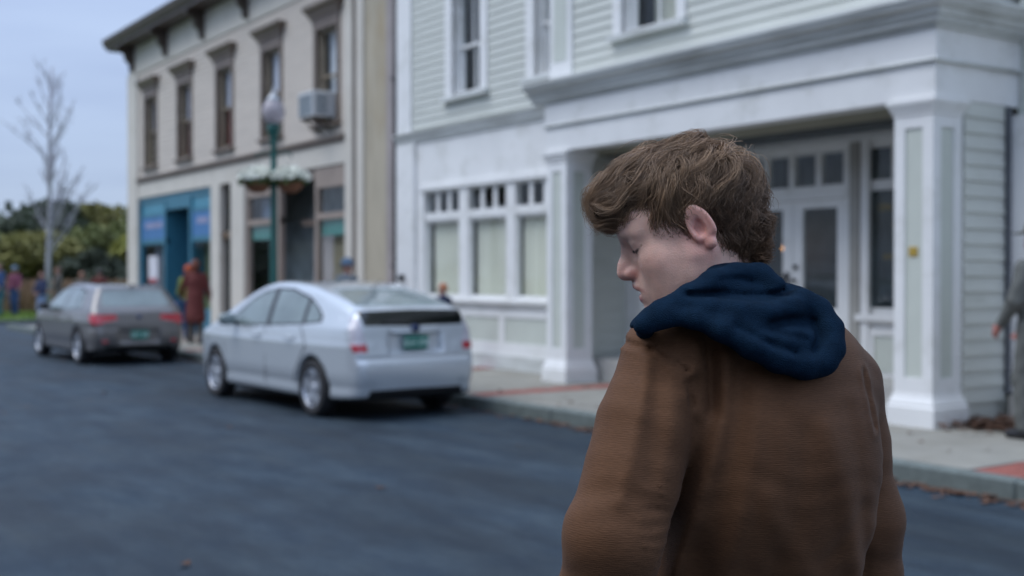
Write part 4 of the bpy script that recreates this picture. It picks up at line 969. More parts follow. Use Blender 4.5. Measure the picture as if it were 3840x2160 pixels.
def round_car():
    S = dict(xmin=-.80, xmax=3.55, zmax=1.42, w=.885, wb=2.69, arch=.35, belt=.95, crease=.76, h=.02, k=.09, spokes=5, twin=True,
      profile=[(-.66, .24), (-.76, .34), (-.79, .5), (-.775, .66), (-.74, .80), (-.70, .93), (-.62, 1.0), (-.45, 1.19), (-.34, 1.33), (-.25, 1.375), (.3, 1.40), (.9, 1.415), (1.4, 1.39), (1.75, 1.28), (2.15, 1.07), (2.45, .96), (2.9, .90), (3.3, .80), (3.48, .66), (3.53, .45), (3.45, .25), (2.4, .18), (1.2, .17), (.2, .18), (-.4, .21)],
      wz=[(.12, .80), (.25, .85), (.5, .883), (.75, .882), (.9, .86), (1.0, .83), (1.2, .73), (1.35, .64), (1.42, .58)],
      px=[(-.85, .80), (-.75, .88), (-.6, .93), (-.3, .97), (.1, 1), (2.4, 1), (2.8, .98), (3.1, .93), (3.35, .83), (3.55, .68)],
      gx=[(-.9, .93), (-.3, .96), (.4, 1), (1.6, 1), (2.3, .96), (3, .9)], rearx=-.1, frontx=1.6, paint=greypaint,
      regions=[('side_window', 'side', [(1.0, .95), (2.0, .93), (1.85, 1.10), (1.55, 1.28), (1.3, 1.335), (1.02, 1.345)], M['carglass']),
               ('side_window', 'side', [(.25, .97), (.93, .95), (.95, 1.345), (.6, 1.34), (.28, 1.31)], M['carglass']),
               ('quarter_window', 'side', [(-.1, 1.0), (.19, .975), (.21, 1.30), (.05, 1.26)], M['carglass']),
               ('window_trim', 'side', [(-.16, .98), (.3, .945), (2.12, .915), (1.87, 1.12), (1.57, 1.305), (1.3, 1.36), (.6, 1.365), (.2, 1.335), (0, 1.27)], M['black']),
               ('rear_window', 'rear', [(-.2, 1.02), (.60, 1.03), (.58, 1.16), (.52, 1.30), (-.2, 1.315)], M['carglass']),
               ('tail_light', 'rear', [(.36, .80), (.62, .75), (.66, .71), (.80, .72), (.82, .90), (.66, .89), (.4, .885)], M['redlens']),
               ('tail_light', 'side', [(-.9, .73), (-.60, .76), (-.52, .86), (-.60, .90), (-.9, .9)], M['redlens']),
               ('rear_bumper_insert', 'rear', [(-.2, .2), (.60, .2), (.58, .34), (-.2, .345)], M['underbody']),
               ('windscreen', 'front', [(-.2, .98), (.66, .98), (.56, 1.25), (.5, 1.34), (-.2, 1.37)], M['carglass']),
               ('headlight', 'front', [(.45, .58), (.8, .58), (.8, .74), (.5, .72)], M['clearlens'])], pairs=('tail_light', 'headlight'))
    def rec(f, X, Y, Z):
        r = np.maximum(np.maximum(np.abs(Y)-F(.36), np.abs(Z-F(.50))-F(.10)), X+F(.74))
        return smax(f, -r, .03)+F(.014)*np.exp(-((Z-F(.655))/.02)**2)*(X < -.5)
    S['carve'] = [rec]
    c = build_car('parked_car', S, (-21.7, 6.37, 0), R(180.8), 'dark grey round backed hatchback with wide red tail lights, parked ahead of the silver car')
    plate(c, -.775, .53, 'GRT 207', R(-2))
    for y in (1, -1):
        m = empty('wing_mirror', (1.85, y*.97, .99), 0, c)
        rounded_box(MB(), (0, 0, 0), (.07, .105, .07)).build('mirror_shell', M['black'], m, True)
        MB().tube([(0, -y*.15, -.05), (0, -y*.05, -.02)], .022, 8).build('mirror_arm', M['black'], m, True)
        for x in (.3, 1.2): MB().tube([(x, y*.87, .80), (x+.05, y*.905, .80), (x+.15, y*.905, .80), (x+.2, y*.87, .80)], .013, 8).build('door_handle', greypaint, c, True)
        MB().bbox(-.81, -.77, y*.6-.05, y*.6+.05, .40, .44, .01).build('reflector', M['redlens'], c)
    b = MB(); b.lathe([(.001, -.005), (.036, -.005), (.036, .005), (.001, .01)], (0, 0, 0), 20, 'Y'); o = b.build('emblem', M['emblem'], c, True); o.location = (-.765, 0, .84); o.rotation_euler = (0, 0, -R(90))
    b = MB(); b.tube([(-.30, 0, 1.37), (-.45, 0, 1.41)], [.02, .01], 6); b.build('aerial', M['black'], c)
    return c
wedge_car(); round_car()
# ------------------------------------------------------------------ lamp post with hanging baskets
CX, CY = math.cos(R(52)), math.sin(R(52))
lp = empty('street_lamp', (-18.6, 7.9, .15)); tag(lp, 'dark green street lamp with frosted acorn globe on the pavement behind the silver car', 'street lamp')
MB().lathe([(.17, 0), (.17, .10), (.13, .16), (.12, .55), (.09, .62), (.085, .70), (.068, .8), (.055, 2.9), (.052, 3.05), (.075, 3.08), (.075, 3.13), (.055, 3.17), (.052, 3.55), (.062, 3.58), (.05, 3.62), (.075, 3.72), (.105, 3.82), (.115, 3.90), (.10, 3.92), (.001, 3.93)], n=20).build('post', M['lampgreen'], lp, True)
MB().lathe([(.09, 3.915), (.15, 3.98), (.185, 4.08), (.187, 4.16), (.165, 4.24), (.12, 4.31), (.06, 4.38), (.001, 4.40)], n=24).build('globe', M['globe'], lp, True)
MB().lathe([(.132, 4.30), (.125, 4.325), (.07, 4.395), (.035, 4.43), (.03, 4.46), (.012, 4.49), (.02, 4.52), (.001, 4.55)], n=20).build('globe_cap', M['greymetal'], lp, True)
b = MB()
for sg in (1, -1): b.tube([(0, 0, 3.4), (sg*.14*CX, sg*.14*CY, 3.46), (sg*.28*CX, sg*.28*CY, 3.44), (sg*.30*CX, sg*.30*CY, 3.36)], .014, 8)
b.build('basket_arm', M['lampgreen'], lp, True)
M['flowermix'] = M['petal']
for qi, sg in enumerate((1, -1)):
    hb = empty('hanging_basket', (-18.6+sg*.27*CX, 7.9+sg*.27*CY, 2.93))
    tag(hb, ('coir hanging basket of cream flowers on the %s side of the green street lamp' % ('building window' if sg > 0 else 'far left')), 'hanging basket', 'hanging baskets on the street lamp')
    hb['label'] = 'coir hanging basket of cream flowers to the right of the green lamp post' if sg > 0 else 'coir hanging basket of cream flowers to the left of the green lamp post'
    MB().lathe([(.001, 0), (.10, .01), (.18, .07), (.235, .16), (.25, .22), (.22, .21), (.001, .18)], n=20).build('basket', M['coir'], hb, True)
    b = MB(); 
    for k in range(3): a = 2.1*k; b.tube([(.24*math.cos(a), .24*math.sin(a), .21), (0, 0, .50)], .005, 4)
    b.build('chain', M['darkmetal'], hb)
    for nm, m, n, rr, sz in (('foliage', M['leaf'], 420, 1.0, .04), ('flowers', M['petal'], 620, 1.10, .042)):
        b = MB()
        for k in range(n):
            a = random.uniform(0, 6.28); el = random.uniform(-.25, 1.35) if nm == 'foliage' else random.uniform(.15, 1.4)
            r_ = .30*rr*random.uniform(.75, 1.05); c_ = Vector((r_*math.cos(a)*math.cos(el), r_*math.sin(a)*math.cos(el), .20+.19*rr*math.sin(el)*random.uniform(.8, 1.15)))
            q = Euler((random.uniform(0, 6), random.uniform(0, 6), random.uniform(0, 6))).to_matrix(); s_ = sz*random.uniform(.6, 1.3)
            pts = [c_+q@Vector((s_*math.cos(t), s_*math.sin(t)*.8, s_*.25*(j % 2))) for j, t in enumerate([0, 1.26, 2.5, 3.77, 5.0])]
            b.add(pts, [(0, 1, 2), (0, 2, 3), (0, 3, 4)])
        o = link(nm, b.mesh(nm), m, hb); o['kind'] = 'stuff'

# ------------------------------------------------------------------ trees, hedges
M['bark_grey'] = mat('pale_grey_bark', (.34, .33, .36), .9, var=.25, scale=8, bump=.4)
M['bark'] = mat('dark_bark', (.06, .05, .045), .9, var=.3, scale=8, bump=.4)
def leafmat(name, c): return mat(name, c,   .8, var=.28, scale=.9, coords='World', det=8)
LM = [leafmat('olive_foliage', (.19, .18, .05)), leafmat('dark_green_foliage', (.07, .085, .055)), leafmat('yellow_green_foliage', (.30, .30, .07)), leafmat('ochre_autumn_foliage', (.36, .25, .07)), leafmat('mid_green_foliage', (.14, .155, .05)), leafmat('tan_dry_reeds', (.27, .17, .10))]
def bare_tree(loc, H, label):
    t = empty('bare_tree', loc); tag(t, label, 'tree')
    b = MB(); br = MB()
    def branch(p, d, L_, r, lev, B):
        pts = [p]; q = Vector(p); dd = Vector(d).normalized(); n = 5
        for i in range(n):
            sw = .025 if lev == 0 else .10; dd = (dd+Vector((random.gauss(0, sw), random.gauss(0, sw), .08 if lev else 0))).normalized(); q = q+dd*L_/n; pts.append(q.copy())
        B.tube(pts, [max(.004, r*(1-.75*i/n)) for i in range(n+1)], 6 if lev < 2 else 4)
        if lev < 4:
            k = [26, 8, 5, 3][lev]
            for j in range(k):
                f_ = (.24+.72*j/k if lev == 0 else random.uniform(.15, .98)); i = min(n-1, int(f_*n)); pp = pts[i].lerp(pts[i+1], f_*n-i)
                a = random.uniform(0, 6.28); out = Vector((math.cos(a), math.sin(a), random.uniform(.75, 1.7))).normalized() if lev == 0 else (dd+Vector((random.gauss(0, .55), random.gauss(0, .55), random.gauss(.1, .35)))).normalized()
                branch(pp, out, L_*random.uniform(.24, .38)*(1.25-f_*.85), max(.006, r*(.34 if lev == 0 else .5)*(1.1-f_*.6)), lev+1, br)
    branch(Vector((0, 0, 0)), Vector((0, 0, 1)), H*.97, H*.0140, 0, b)
    b.build('trunk', M['bark_grey'], t, True); br.build('branches', M['bark_grey'], t)
    return t
def leafy(name, loc, rx, ry, hz_, m, label, n=2600, trunk=True, z0=.15, leaf=.13, cat='tree', group=None):
    t = empty(name, loc); tag(t, label, cat, group)
    n = int(n*2.0); blobs = []
    nb = 16
    for i in range(nb):
        a = random.uniform(0, 6.28); r_ = random.uniform(0, .75)**.5; zz = random.uniform(z0, 1)
        w = math.sqrt(max(.08, 1-(max(0, zz-.45)/.58)**2))
        blobs.append((rx*r_*w*math.cos(a), ry*r_*w*math.sin(a), hz_*zz*.86, random.uniform(.22, .42)*min(rx, hz_*.6)))
    k = rng.integers(0, nb, n); B = np.array(blobs)[k]; D = rng.normal(size=(n, 3)); D /= np.linalg.norm(D, axis=1)[:, None]; rad = B[:, 3]*rng.uniform(.55, 1.08, n)
    C = B[:, :3]+D*rad[:, None]*np.array([1, 1, .8]); C[:, 2] = np.maximum(C[:, 2], .05)
    A = rng.normal(size=(n, 3)); A /= np.linalg.norm(A, axis=1)[:, None]; U = np.cross(A, rng.normal(size=(n, 3))); U /= np.linalg.norm(U, axis=1)[:, None]
    s_ = leaf*rng.uniform(.5, 1.5, n)[:, None]
    V = np.stack([C-A*s_, C+U*s_*.7, C+A*s_, C-U*s_*.7], 1).reshape(-1, 3); Q = np.arange(4*n).reshape(n, 4)
    o = link('crown' if trunk else 'foliage', np_mesh('crown', V, Q, smooth=False), m, t)
    if trunk:
        b = MB(); b.tube([(0, 0, 0), (.05, 0, hz_*.35), (0, .05, hz_*.7)], [hz_*.03, hz_*.022, hz_*.008], 8)
        for i in range(5): bl = blobs[i]; b.tube([(0, 0, hz_*.3), (bl[0]*.5, bl[1]*.5, bl[2]*.8), (bl[0], bl[1], bl[2])], [hz_*.012, hz_*.008, .01], 5)
        b.build('trunk', M['bark'], t, True)
    return t
bare_tree((-47.0, 10.9, .1), 9.6, 'tall leafless tree with a pale grey trunk on the lawn across the side street')
g1 = 'dense shrubs behind the lawn'
leafy('shrub', (-58.0, 10.6, .1), 3.0, 3.0, 3.4, LM[1], 'dark green shrub farthest left behind the strollers in blue', 2600, False, group=g1, cat='shrub')
leafy('shrub', (-56.5, 12.8, .1), 2.6, 2.4, 3.9, LM[0], 'olive shrub just left of the leafless tree trunk', 2600, False, group=g1, cat='shrub')
leafy('shrub', (-54.5, 14.6, .1), 2.0, 2.2, 2.6, LM[1], 'low dark green shrub just right of the leafless tree trunk', 2200, False, group=g1, cat='shrub')
leafy('shrub', (-58.8, 15.2, .1), 2.6, 2.6, 4.0, LM[4], 'mid green bushy shrub behind the leafless tree', 2600, False, group=g1, cat='shrub')
leafy('shrub', (-57.0, 17.2, .1), 2.3, 2.3, 3.5, LM[2], 'yellow green shrub between the leafless tree and the beige building', 2400, False, group=g1, cat='shrub')
leafy('shrub', (-55.5, 18.6, .1), 2.0, 2.0, 2.7, LM[3], 'ochre autumn shrub nearest the beige building corner', 2200, False, group=g1, cat='shrub')
g2 = 'trees behind the shrubs'
leafy('leafy_tree', (-77.7, 18.6, .1), 3.0, 3.0, 6.7, LM[1], 'dark pointed tree beyond the shrubs, right of the leafless tree', 3000, True, z0=.3, leaf=.17, group=g2)
leafy('leafy_tree', (-79.8, 21.6, .1), 3.6, 3.2, 6.4, LM[0], 'broad olive topped tree beyond the yellow green shrub', 3200, True, z0=.3, leaf=.17, group=g2)
leafy('leafy_tree', (-76.0, 23.6, .1), 3.0, 3.0, 5.9, LM[4], 'mid green tree rising beside the beige building', 2800, True, z0=.3, leaf=.17, group=g2)
leafy('leafy_tree', (-84.5, 16.6, .1), 2.8, 2.8, 5.2, LM[1], 'slim dark tree beyond the shrubs, left of the leafless tree', 1100, True, z0=.35, leaf=.15, group=g2)
leafy('leafy_tree', (-66.0, 11.8, .1), 2.2, 2.2, 4.7, LM[4], 'thin crowned tree at the left edge beyond the shrubs', 1000, True, z0=.4, leaf=.15, group=g2)
leafy('leafy_tree', (-69.0, 14.9, .1), 2.0, 2.0, 5.4, LM[1], 'sparse tree directly behind the leafless tree trunk', 800, True, z0=.4, leaf=.15, group=g2)
# dry reeds and the farther woodland
def blades(name, s0, s1, t0, t1, n, hgt, m, label, cat='reeds', w=.03):
    X = -rng.uniform(s0, s1, n); Y = rng.uniform(t0, t1, n); H = hgt*rng.uniform(.55, 1.1, n); A = rng.uniform(0, 6.28, n); lx = rng.normal(0, .18, n)*H; ly = rng.normal(0, .18, n)*H
    dx, dy = w*np.cos(A), w*np.sin(A); z = np.full(n, .1)
    V = np.stack([np.stack([X-dx, Y-dy, z], 1), np.stack([X+dx, Y+dy, z], 1), np.stack([X+dx*.4+lx, Y+dy*.4+ly, z+H], 1), np.stack([X-dx*.4+lx, Y-dy*.4+ly, z+H], 1)], 1).reshape(-1, 3)
    o = link(name, np_mesh(name, V, np.arange(4*n).reshape(n, 4), smooth=False), m); tag(o, label, cat, kind='stuff')
blades('reeds', 50.5, 54, 5, 24, 9000, 1.25, LM[5], 'tan dry reeds along the back of the lawn')
blades('lawn_grass', 41.7, 50, 3, 22, 14000, .10, M['verge'], 'short bright lawn grass across the side street', 'grass', .02)
n = 14000
X = -rng.uniform(95, 150, n); Y = rng.uniform(-40, 75, n); Zr = rng.uniform(0, 1, n)**.7*(3.6+1.6*np.sin(Y*.35)+1.2*np.sin(Y*.9+1)+.02*(Y+40))
C = np.stack([X, Y, Zr], 1); A = rng.normal(size=(n, 3)); A /= np.linalg.norm(A, axis=1)[:, None]; U = np.cross(A, rng.normal(size=(n, 3))); U /= np.linalg.norm(U, axis=1)[:, None]; s_ = .5*rng.uniform(.5, 1.4, n)[:, None]
V = np.stack([C-A*s_, C+U*s_, C+A*s_, C-U*s_], 1).reshape(-1, 3)
o = link('far_woodland', np_mesh('far_woodland', V, np.arange(4*n).reshape(n, 4), smooth=False), LM[1]); tag(o, 'dark far woodland along the horizon beyond the shrubs', 'woodland', kind='stuff')
# ------------------------------------------------------------------ people in the background
skin_bg = vcol_mat('background_skin', .6)
def cloth(name, c, **k): return mat(name, c, .85, var=.12, scale=20, bump=.3, bscale=120, **k)
HAIRC = {}
def hairmat(c):
    if c not in HAIRC: HAIRC[c] = mat('hair_%d' % len(HAIRC), c, .6, var=.3, scale=40, stretch=(1, 1, .2))
    return HAIRC[c]
def person(loc, rz, H, label, skin=(.36, .20, .155), hair=(.04, .025, .015), top=None, legs=None, shoes=None, hem=.86, flare=.0, skirt=False, arms=((.10, .24, 1.14), (.22, .26, .98), (-.04, .24, 1.12), (.02, .27, .88)), stride=.14, hairlen=0, hat=None, bareleg=False, seed=0, group=None):
    """figure facing +x, modelled at 1.75 m and scaled; arms = left elbow, left hand, right elbow, right hand (y mirrored for the right)"""
    P = empty('person', loc, rz); tag(P, label, 'person', group); s = H/1.75; P.scale = (s, s, s)
    h = .017
    lo = (-.38, -.42, -.02); hi = (.62, .42, 1.80); G = grid(lo, hi, h)
    G = tuple(g.astype(F) for g in G)
    le, lh, re, rh = arms; re = (re[0], -re[1], re[2]); rh = (rh[0], -rh[1], rh[2])
    st = stride; HL, HR = (0, .085, .93), (0, -.085, .93); KL, KR = (st*.6+.04, .09, .50), (-st*.25+.05, -.09, .50); AL, AR = (st, .09, .09), (-st, -.09, .10)
    SL_, SR_ = (-.01, .175, 1.43), (-.01, -.175, 1.43)
    def hand(f, w, e, sg):
        w = np.array(w); d = w-np.array(e); d = d/np.linalg.norm(d); side = np.array([0, sg, 0.]); up = np.cross(d, side)
        f = smin(f, cap(G, w, w+d*.085, .030, .026), .02)
        for k in range(4): q = w+d*.07+up*(k-1.5)*.019; f = smin(f, chain(G, [q, q+d*.045, q+d*.07-side*.02], [.0105, .010, .009], .004), .006)
        return smin(f, chain(G, [w+d*.02+up*.02, w+d*.05+up*.05, w+d*.085+up*.055], [.013, .012, .010], .004), .008)
    b = ell(G, (.0, 0, 1.655), (.098, .075, .105)); b = smin(b, ell(G, (.045, 0, 1.60), (.05, .052, .075)), .03); b = smin(b, cap(G, (.085, 0, 1.655), (.112, 0, 1.62), .010, .014), .012)
    b = smin(b, cap(G, (-.01, 0, 1.60), (-.02, 0, 1.46), .058), .03)
    for y in (.08, -.08): b = smin(b, ell(G, (-.005, y, 1.64), (.018, .01, .03)), .006)
    b = smin(b, ell(G, (-.01, 0, 1.30), (.10, .15, .20)), .06); b = smin(b, ell(G, (0, 0, 1.0), (.10, .145, .16)), .08)
    for S_, e, w, sg in ((SL_, le, lh, 1), (SR_, re, rh, -1)): b = smin(b, chain(G, [S_, e, w], [.048, .038, .026], .02), .03); b = hand(b, w, e, sg)
    for Hh, K, A in ((HL, KL, AL), (HR, KR, AR)): b = smin(b, chain(G, [Hh, K, A], [.078, .052, .034], .03), .05); b = smin(b, cap(G, (A[0], A[1], .05), (A[0]+.13, A[1], .035), .035, .028), .03)
    V, Q = nets(b, lo, h); V = relax(V, Q, 1, .4); c = np.tile(np.array(skin), (len(V), 1)); lip = (np.abs(V[:, 2]-1.575) < .012) & (V[:, 0] > .075) & (np.abs(V[:, 1]) < .03); c[lip] = (.3, .1, .09)
    eye = (np.abs(V[:, 2]-1.645) < .009) & (V[:, 0] > .07) & (np.abs(np.abs(V[:, 1])-.033) < .016); c[eye] = (.03, .02, .02)
    link('body', np_mesh('body', V, Q, c), skin_bg, P)
    nzf = (.006*np.sin(G[2]*26+G[0]*30)*np.sin(G[1]*22+G[2]*9)).astype(F)
    t = ell(G, (-.01, 0, 1.30), (.135, .185, .22)); t = smin(t, ell(G, (0, 0, 1.05), (.135, .175, .20)), .10)
    for S_, e, w in ((SL_, le, lh), (SR_, re, rh)): t = smin(t, chain(G, [S_, e, w], [.07, .058, .045], .02), .04)
    if hem < .85: t = smin(t, cap(G, (-.01, 0, 1.0), (.0, 0, hem+.1), .16, .17+flare), .08)
    t = smin(t, cap(G, (-.015, 0, 1.44), (-.02, 0, 1.50), .078, .072), .03)
    t = smax(t, hem-G[2], .01)
    for e, w in ((le, lh), (re, rh)):
        w = np.array(w); d = w-np.array(e); d = d/np.linalg.norm(d)
        cut = (G[0]-w[0])*d[0]+(G[1]-w[1])*d[1]+(G[2]-w[2])*d[2]; near = sph(G, w+d*.06, .12); t = smax(t, -np.maximum(-cut-.01, near), .008)
    t = smax(t+nzf, -(sph(G, (.02, 0, 1.60), .098)), .01)
    V, Q = nets(t, lo, h); link('coat' if hem < .85 else 'jacket', np_mesh('top', V, Q), top, P)
    if not bareleg or not skirt:
        l = ell(G, (0, 0, .98), (.125, .165, .13))
        for Hh, K, A in ((HL, KL, AL), (HR, KR, AR)): l = smin(l, chain(G, [Hh, K, (A[0], A[1], .10)], [.10, .078, .065], .03), .04)
        l = smax(l+nzf, .075-G[2], .01)
        if not bareleg: V, Q = nets(l, lo, h); link('trousers', np_mesh('trousers', V, Q), legs, P)
    for A, sg in ((AL, 1), (AR, -1)):
        f = smin(cap(G, (A[0]-.04, A[1], .05), (A[0]+.14, A[1], .035), .048, .042), cap(G, (A[0], A[1], .05), (A[0], A[1], .12), .048), .02); f = smax(f, .004-G[2], .005)
        V, Q = nets(f, lo, h); link('shoe', np_mesh('shoe', V, Q), shoes or M['black'], P)
    hh = .012; lo2 = (-.16, -.13, 1.40); G2 = tuple(g.astype(F) for g in grid(lo2, (.16, .13, 1.82), hh))
    f = ell(G2, (-.012, 0, 1.672), (.112, .09, .112)); f = smax(f, G2[0]-.055-(G2[2]-1.70)*.9, .02); f = smax(f, (1.62-G2[2])+np.maximum(G2[0]+.03, 0)*1.6-hairlen*(G2[0] < .02), .02)
    if hairlen: f = smin(f, cap(G2, (-.06, 0, 1.62), (-.06, 0, 1.62-hairlen), .075, .06), .03)
    f = f+(.004*np.sin(G2[1]*140+G2[0]*60)).astype(F)
    V, Q = nets(f+0*G2[1]+0*G2[2], lo2, hh); link('hair', np_mesh('hair', V, Q), hairmat(hair), P)
    if hat:
        kind, m = hat; b = MB()
        if kind == 'campaign': b.lathe([(.001, 1.85), (.05, 1.845), (.09, 1.80), (.105, 1.735), (.19, 1.722), (.20, 1.715), (.10, 1.715), (.001, 1.72)], (0, 0, 0), 28)
        else: b.lathe([(.001, 1.815), (.06, 1.80), (.10, 1.76), (.118, 1.70), (.122, 1.675), (.112, 1.67), (.001, 1.70)], (0, 0, 0), 24)
        b.build('hat', m, P, True)
        if kind == 'cap': MB().loft([[(.08, -.07, 1.69), (.17, -.05, 1.68), (.19, 0, 1.68), (.17, .05, 1.68), (.08, .07, 1.69)], [(.08, -.07, 1.70), (.17, -.05, 1.688), (.19, 0, 1.69), (.17, .05, 1.688), (.08, .07, 1.70)]]).build('hat_peak', m, P)
    return P
maroon = cloth('maroon_wool', (.135, .030, .026)); navy2 = cloth('navy_knit', (.015, .025, .07)); jean = cloth('pale_blue_denim', (.20, .28, .42)); dkblue = cloth('dark_blue_cloth', (.015, .045, .13))
camo = cloth('brown_grey_cloth', (.13, .115, .10)); greyc = cloth('slate_grey_cloth', (.17, .20, .23)); plum = cloth('plum_cloth', (.16, .04, .08)); lime = cloth('lime_yellow_cloth', (.20, .26, .05)); orange = cloth('orange_red_cloth', (.42, .08, .03)); tealc = cloth('teal_trousers', (.04, .13, .15)); uni = cloth('dark_olive_uniform_cloth', (.12, .125, .115)); hatm = cloth('olive_felt', (.07, .065, .04)); bluehat = cloth('dusty_blue_knit', (.10, .16, .24))
A = R(180)
p = person((-24.1, 8.5, .15), R(165), 1.72, 'woman in a long maroon coat walking away on the pavement between the parked cars', hair=(.13, .035, .018), top=maroon, legs=camo, hem=.45, flare=.05, arms=((.12, .25, 1.16), (.28, .24, 1.0), (-.02, .27, 1.12), (.14, .30, .95)), hairlen=.06, bareleg=False, stride=.10)
bag = empty('handbag', (-24.1-.17, 8.5-.34, .15)); tag(bag, 'dark blue handbag hanging at the arm of the woman in the maroon coat', 'bag')
b = MB(); rings = []
for z, w, d in ((.62, .12, .05), (.64, .15, .07), (.80, .14, .065), (.88, .12, .04), (.89, .10, .02)): rings.append([(w*math.cos(t)*1.0, d*math.sin(t), z) for t in [2*math.pi*k/16 for k in range(16)]])
b.loft(rings).build('bag_body', dkblue, bag, True)
MB().tube([(-.10, 0, .88), (-.06, 0, 1.0), (0, .0, 1.04), (.06, 0, 1.0), (.10, 0, .88)], .008, 6).build('strap', M['black'], bag, True)
person((-25.2, 8.75, .15), R(150), 1.60, 'person in orange cap and lime green top just beyond the maroon coat', top=lime, legs=dkblue, hair=(.32, .07, .03), hat=('cap', orange), arms=((.12, .25, 1.16), (.26, .20, 1.0), (.0, .27, 1.12), (.2, .24, .98)))
person((-18.1, 9.0, .15), R(20), 1.66, 'person in slate grey with a blue knit hat beyond the silver car roof', top=greyc, legs=dkblue, hair=(.12, .10, .09), hat=('beanie', bluehat))
person((-15.5, 9.3, .15), R(200), 1.28, 'ginger haired child on the pavement, only the crown showing beyond the silver car', hair=(.40, .16, .08), top=navy2, legs=jean)
person((-5.90, 9.46, .15), R(175), 1.80, 'uniformed person in a broad brimmed olive hat cut by the right edge', top=uni, legs=uni, hair=(.03, .02, .015), hat=('campaign', hatm), arms=((.02, .25, 1.16), (.20, .20, .95), (.02, .25, 1.16), (.22, .16, .93)), stride=.05, skin=(.42, .17, .14))
person((-44.8, 8.75, .12), R(-60), 1.86, 'tall person in a dark blue coat and teal trousers at the left edge', top=dkblue, legs=tealc, hem=.6, stride=.04)
person((-46.0, 9.5, .12), R(-40), 1.76, 'person in a plum jacket with a dusty blue hat behind the dark blue coat', top=plum, legs=dkblue, hat=('beanie', bluehat), stride=.05)
person((-41.0, 9.3, .0), R(-60), 1.66, 'person in a navy jumper and pale blue jeans by the dark grey car', top=navy2, legs=jean, hair=(.12, .03, .02), stride=.05, arms=((.10, .24, 1.14), (.24, .12, 1.05), (.10, .24, 1.14), (.24, .1, 1.06)))
person((-42.2, 10.1, .12), R(-110), 1.72, 'person in brown grey clothes standing right of the navy jumper', top=camo, legs=camo, hair=(.10, .05, .03), stride=.05)
person((-37.6, 9.7, .0), R(170), 1.66, 'light haired person whose head alone shows over the dark grey car roof', top=camo, legs=jean, hair=(.26, .13, .08), stride=.05)
person((-38.2, 10.4, .0), R(185), 1.75, 'dark haired person, only the head showing over the dark grey car roof', top=maroon, legs=dkblue, hair=(.02, .012, .01), stride=.05)
# ------------------------------------------------------------------ the young man in the foreground
# local frame: +x to the right of the street view, +y away, +z up; he walks away and looks over his left shoulder
mx_, my_ = .36, 1.80
a_ = CAM_YAW
man = empty('person', (mx_*math.cos(a_)-my_*math.sin(a_), mx_*math.sin(a_)+my_*math.cos(a_), 0), a_)
tag(man, 'young man with tousled brown hair, brown work jacket and navy hood, looking left', 'person')
man['category'] = 'person'
# head frame: forward f, lateral l (his left), up u
HO = np.array((-.089, 0, 1.612)); yaw = R(9); pit = R(17); rol = R(-3)
fh = np.array((-math.cos(yaw), math.sin(yaw), 0)); lv = np.array((-math.sin(yaw), -math.cos(yaw), 0)); zz = np.array((0, 0, 1.))
fv = fh*math.cos(pit)-zz*math.sin(pit); uv = fh*math.sin(pit)+zz*math.cos(pit)
lv2 = lv*math.cos(rol)+uv*math.sin(rol); uv = uv*math.cos(rol)-lv*math.sin(rol); lv = lv2
HM = np.stack([fv, lv, uv], 1)           # columns: head axes
def h2m(p): return HO+HM@np.asarray(p, float)
# ---- head (head frame, symmetric in b)
hs = .0019
lo = (-.125, -.105, -.165); hi = (.145, .105, .150)
G0 = grid(lo, hi, hs); G = (G0[0]+0*G0[1]+0*G0[2], G0[1]+0*G0[0]+0*G0[2], G0[2]+0*G0[0]+0*G0[1]); Gm = (G[0], np.abs(G[1]), G[2])
f = ell(G, (-.004, 0, .043), (.094, .0745, .085))
f = smin(f, ell(G, (.030, 0, -.015), (.058, .060, .078)), .035)
f = smin(f, ell(G, (.064, 0, .042), (.038, .052, .038)), .03)                       # forehead
f = smin(f, chain(Gm, [(.004, .054, -.030), (.012, .050, -.060), (.050, .030, -.090), (.080, .007, -.102)], [.020, .016, .016, .0165], .02), .032)   # jaw line
f = smin(f, ell(G, (.045, 0, -.075), (.042, .038, .026)), .03)
f = smin(f, ell(Gm, (.056, .044, -.018), (.024, .020, .020)), .025); f = smin(f, ell(Gm, (.040, .036, -.050), (.036, .026, .038)), .03); f = smin(f, cap(G, (.080, 0, .015), (.089, 0, -.034), .012, .014), .02)                  # cheekbones
f = smin(f, chain(Gm, [(.092, .008, .031), (.089, .026, .035), (.075, .046, .029)], [.010, .0105, .009], .01), .014)   # brow ridge
f = smin(f, ell(G, (.079, 0, -.057), (.022, .028, .026)), .018)                      # muzzle
f = smax(f, -ell(Gm, (.098, .035, .006), (.015, .016, .011)), .014)                 # eye sockets
f = smin(f, ell(Gm, (.0755, .033, .0085), (.0135, .0155, .0125)), .008)               # lids over the eyeballs
f = smin(f, ell(Gm, (.0755, .033, .016), (.0145, .017, .0085)), .008)
f = smin(f, chain(G, [(.091, 0, .026), (.0985, 0, .006), (.109, 0, -.014), (.1140, 0, -.0245)], [.0085, .0078, .0092, .0108], .01), .010)   # nose ridge
f = smin(f, ell(Gm, (.1010, .0120, -.0285), (.0125, .0078, .0088)), .006)                # nostril wings
f = smin(f, cap(G, (.098, 0, -.033), (.112, 0, -.0305), .006, .006), .006)
f = smax(f, -ell(Gm, (.104, .0065, -.0365), (.006, .0032, .004)), .003)
f = smin(f, chain(Gm, [(.1010, 0, -.0485), (.0975, .012, -.0505), (.085, .025, -.058)], [.0068, .0058, .003], .004), .005)  # upper lip
f = smin(f, chain(Gm, [(.0955, 0, -.0700), (.092, .011, -.0690), (.083, .024, -.0605)], [.0074, .0064, .003], .004), .005)  # lower lip
f = smax(f, -chain(Gm, [(.105, 0, -.0590), (.096, .012, -.0592), (.084, .0245, -.0590)], [.0052, .0046, .0016], .002), .0025)        # parted lips
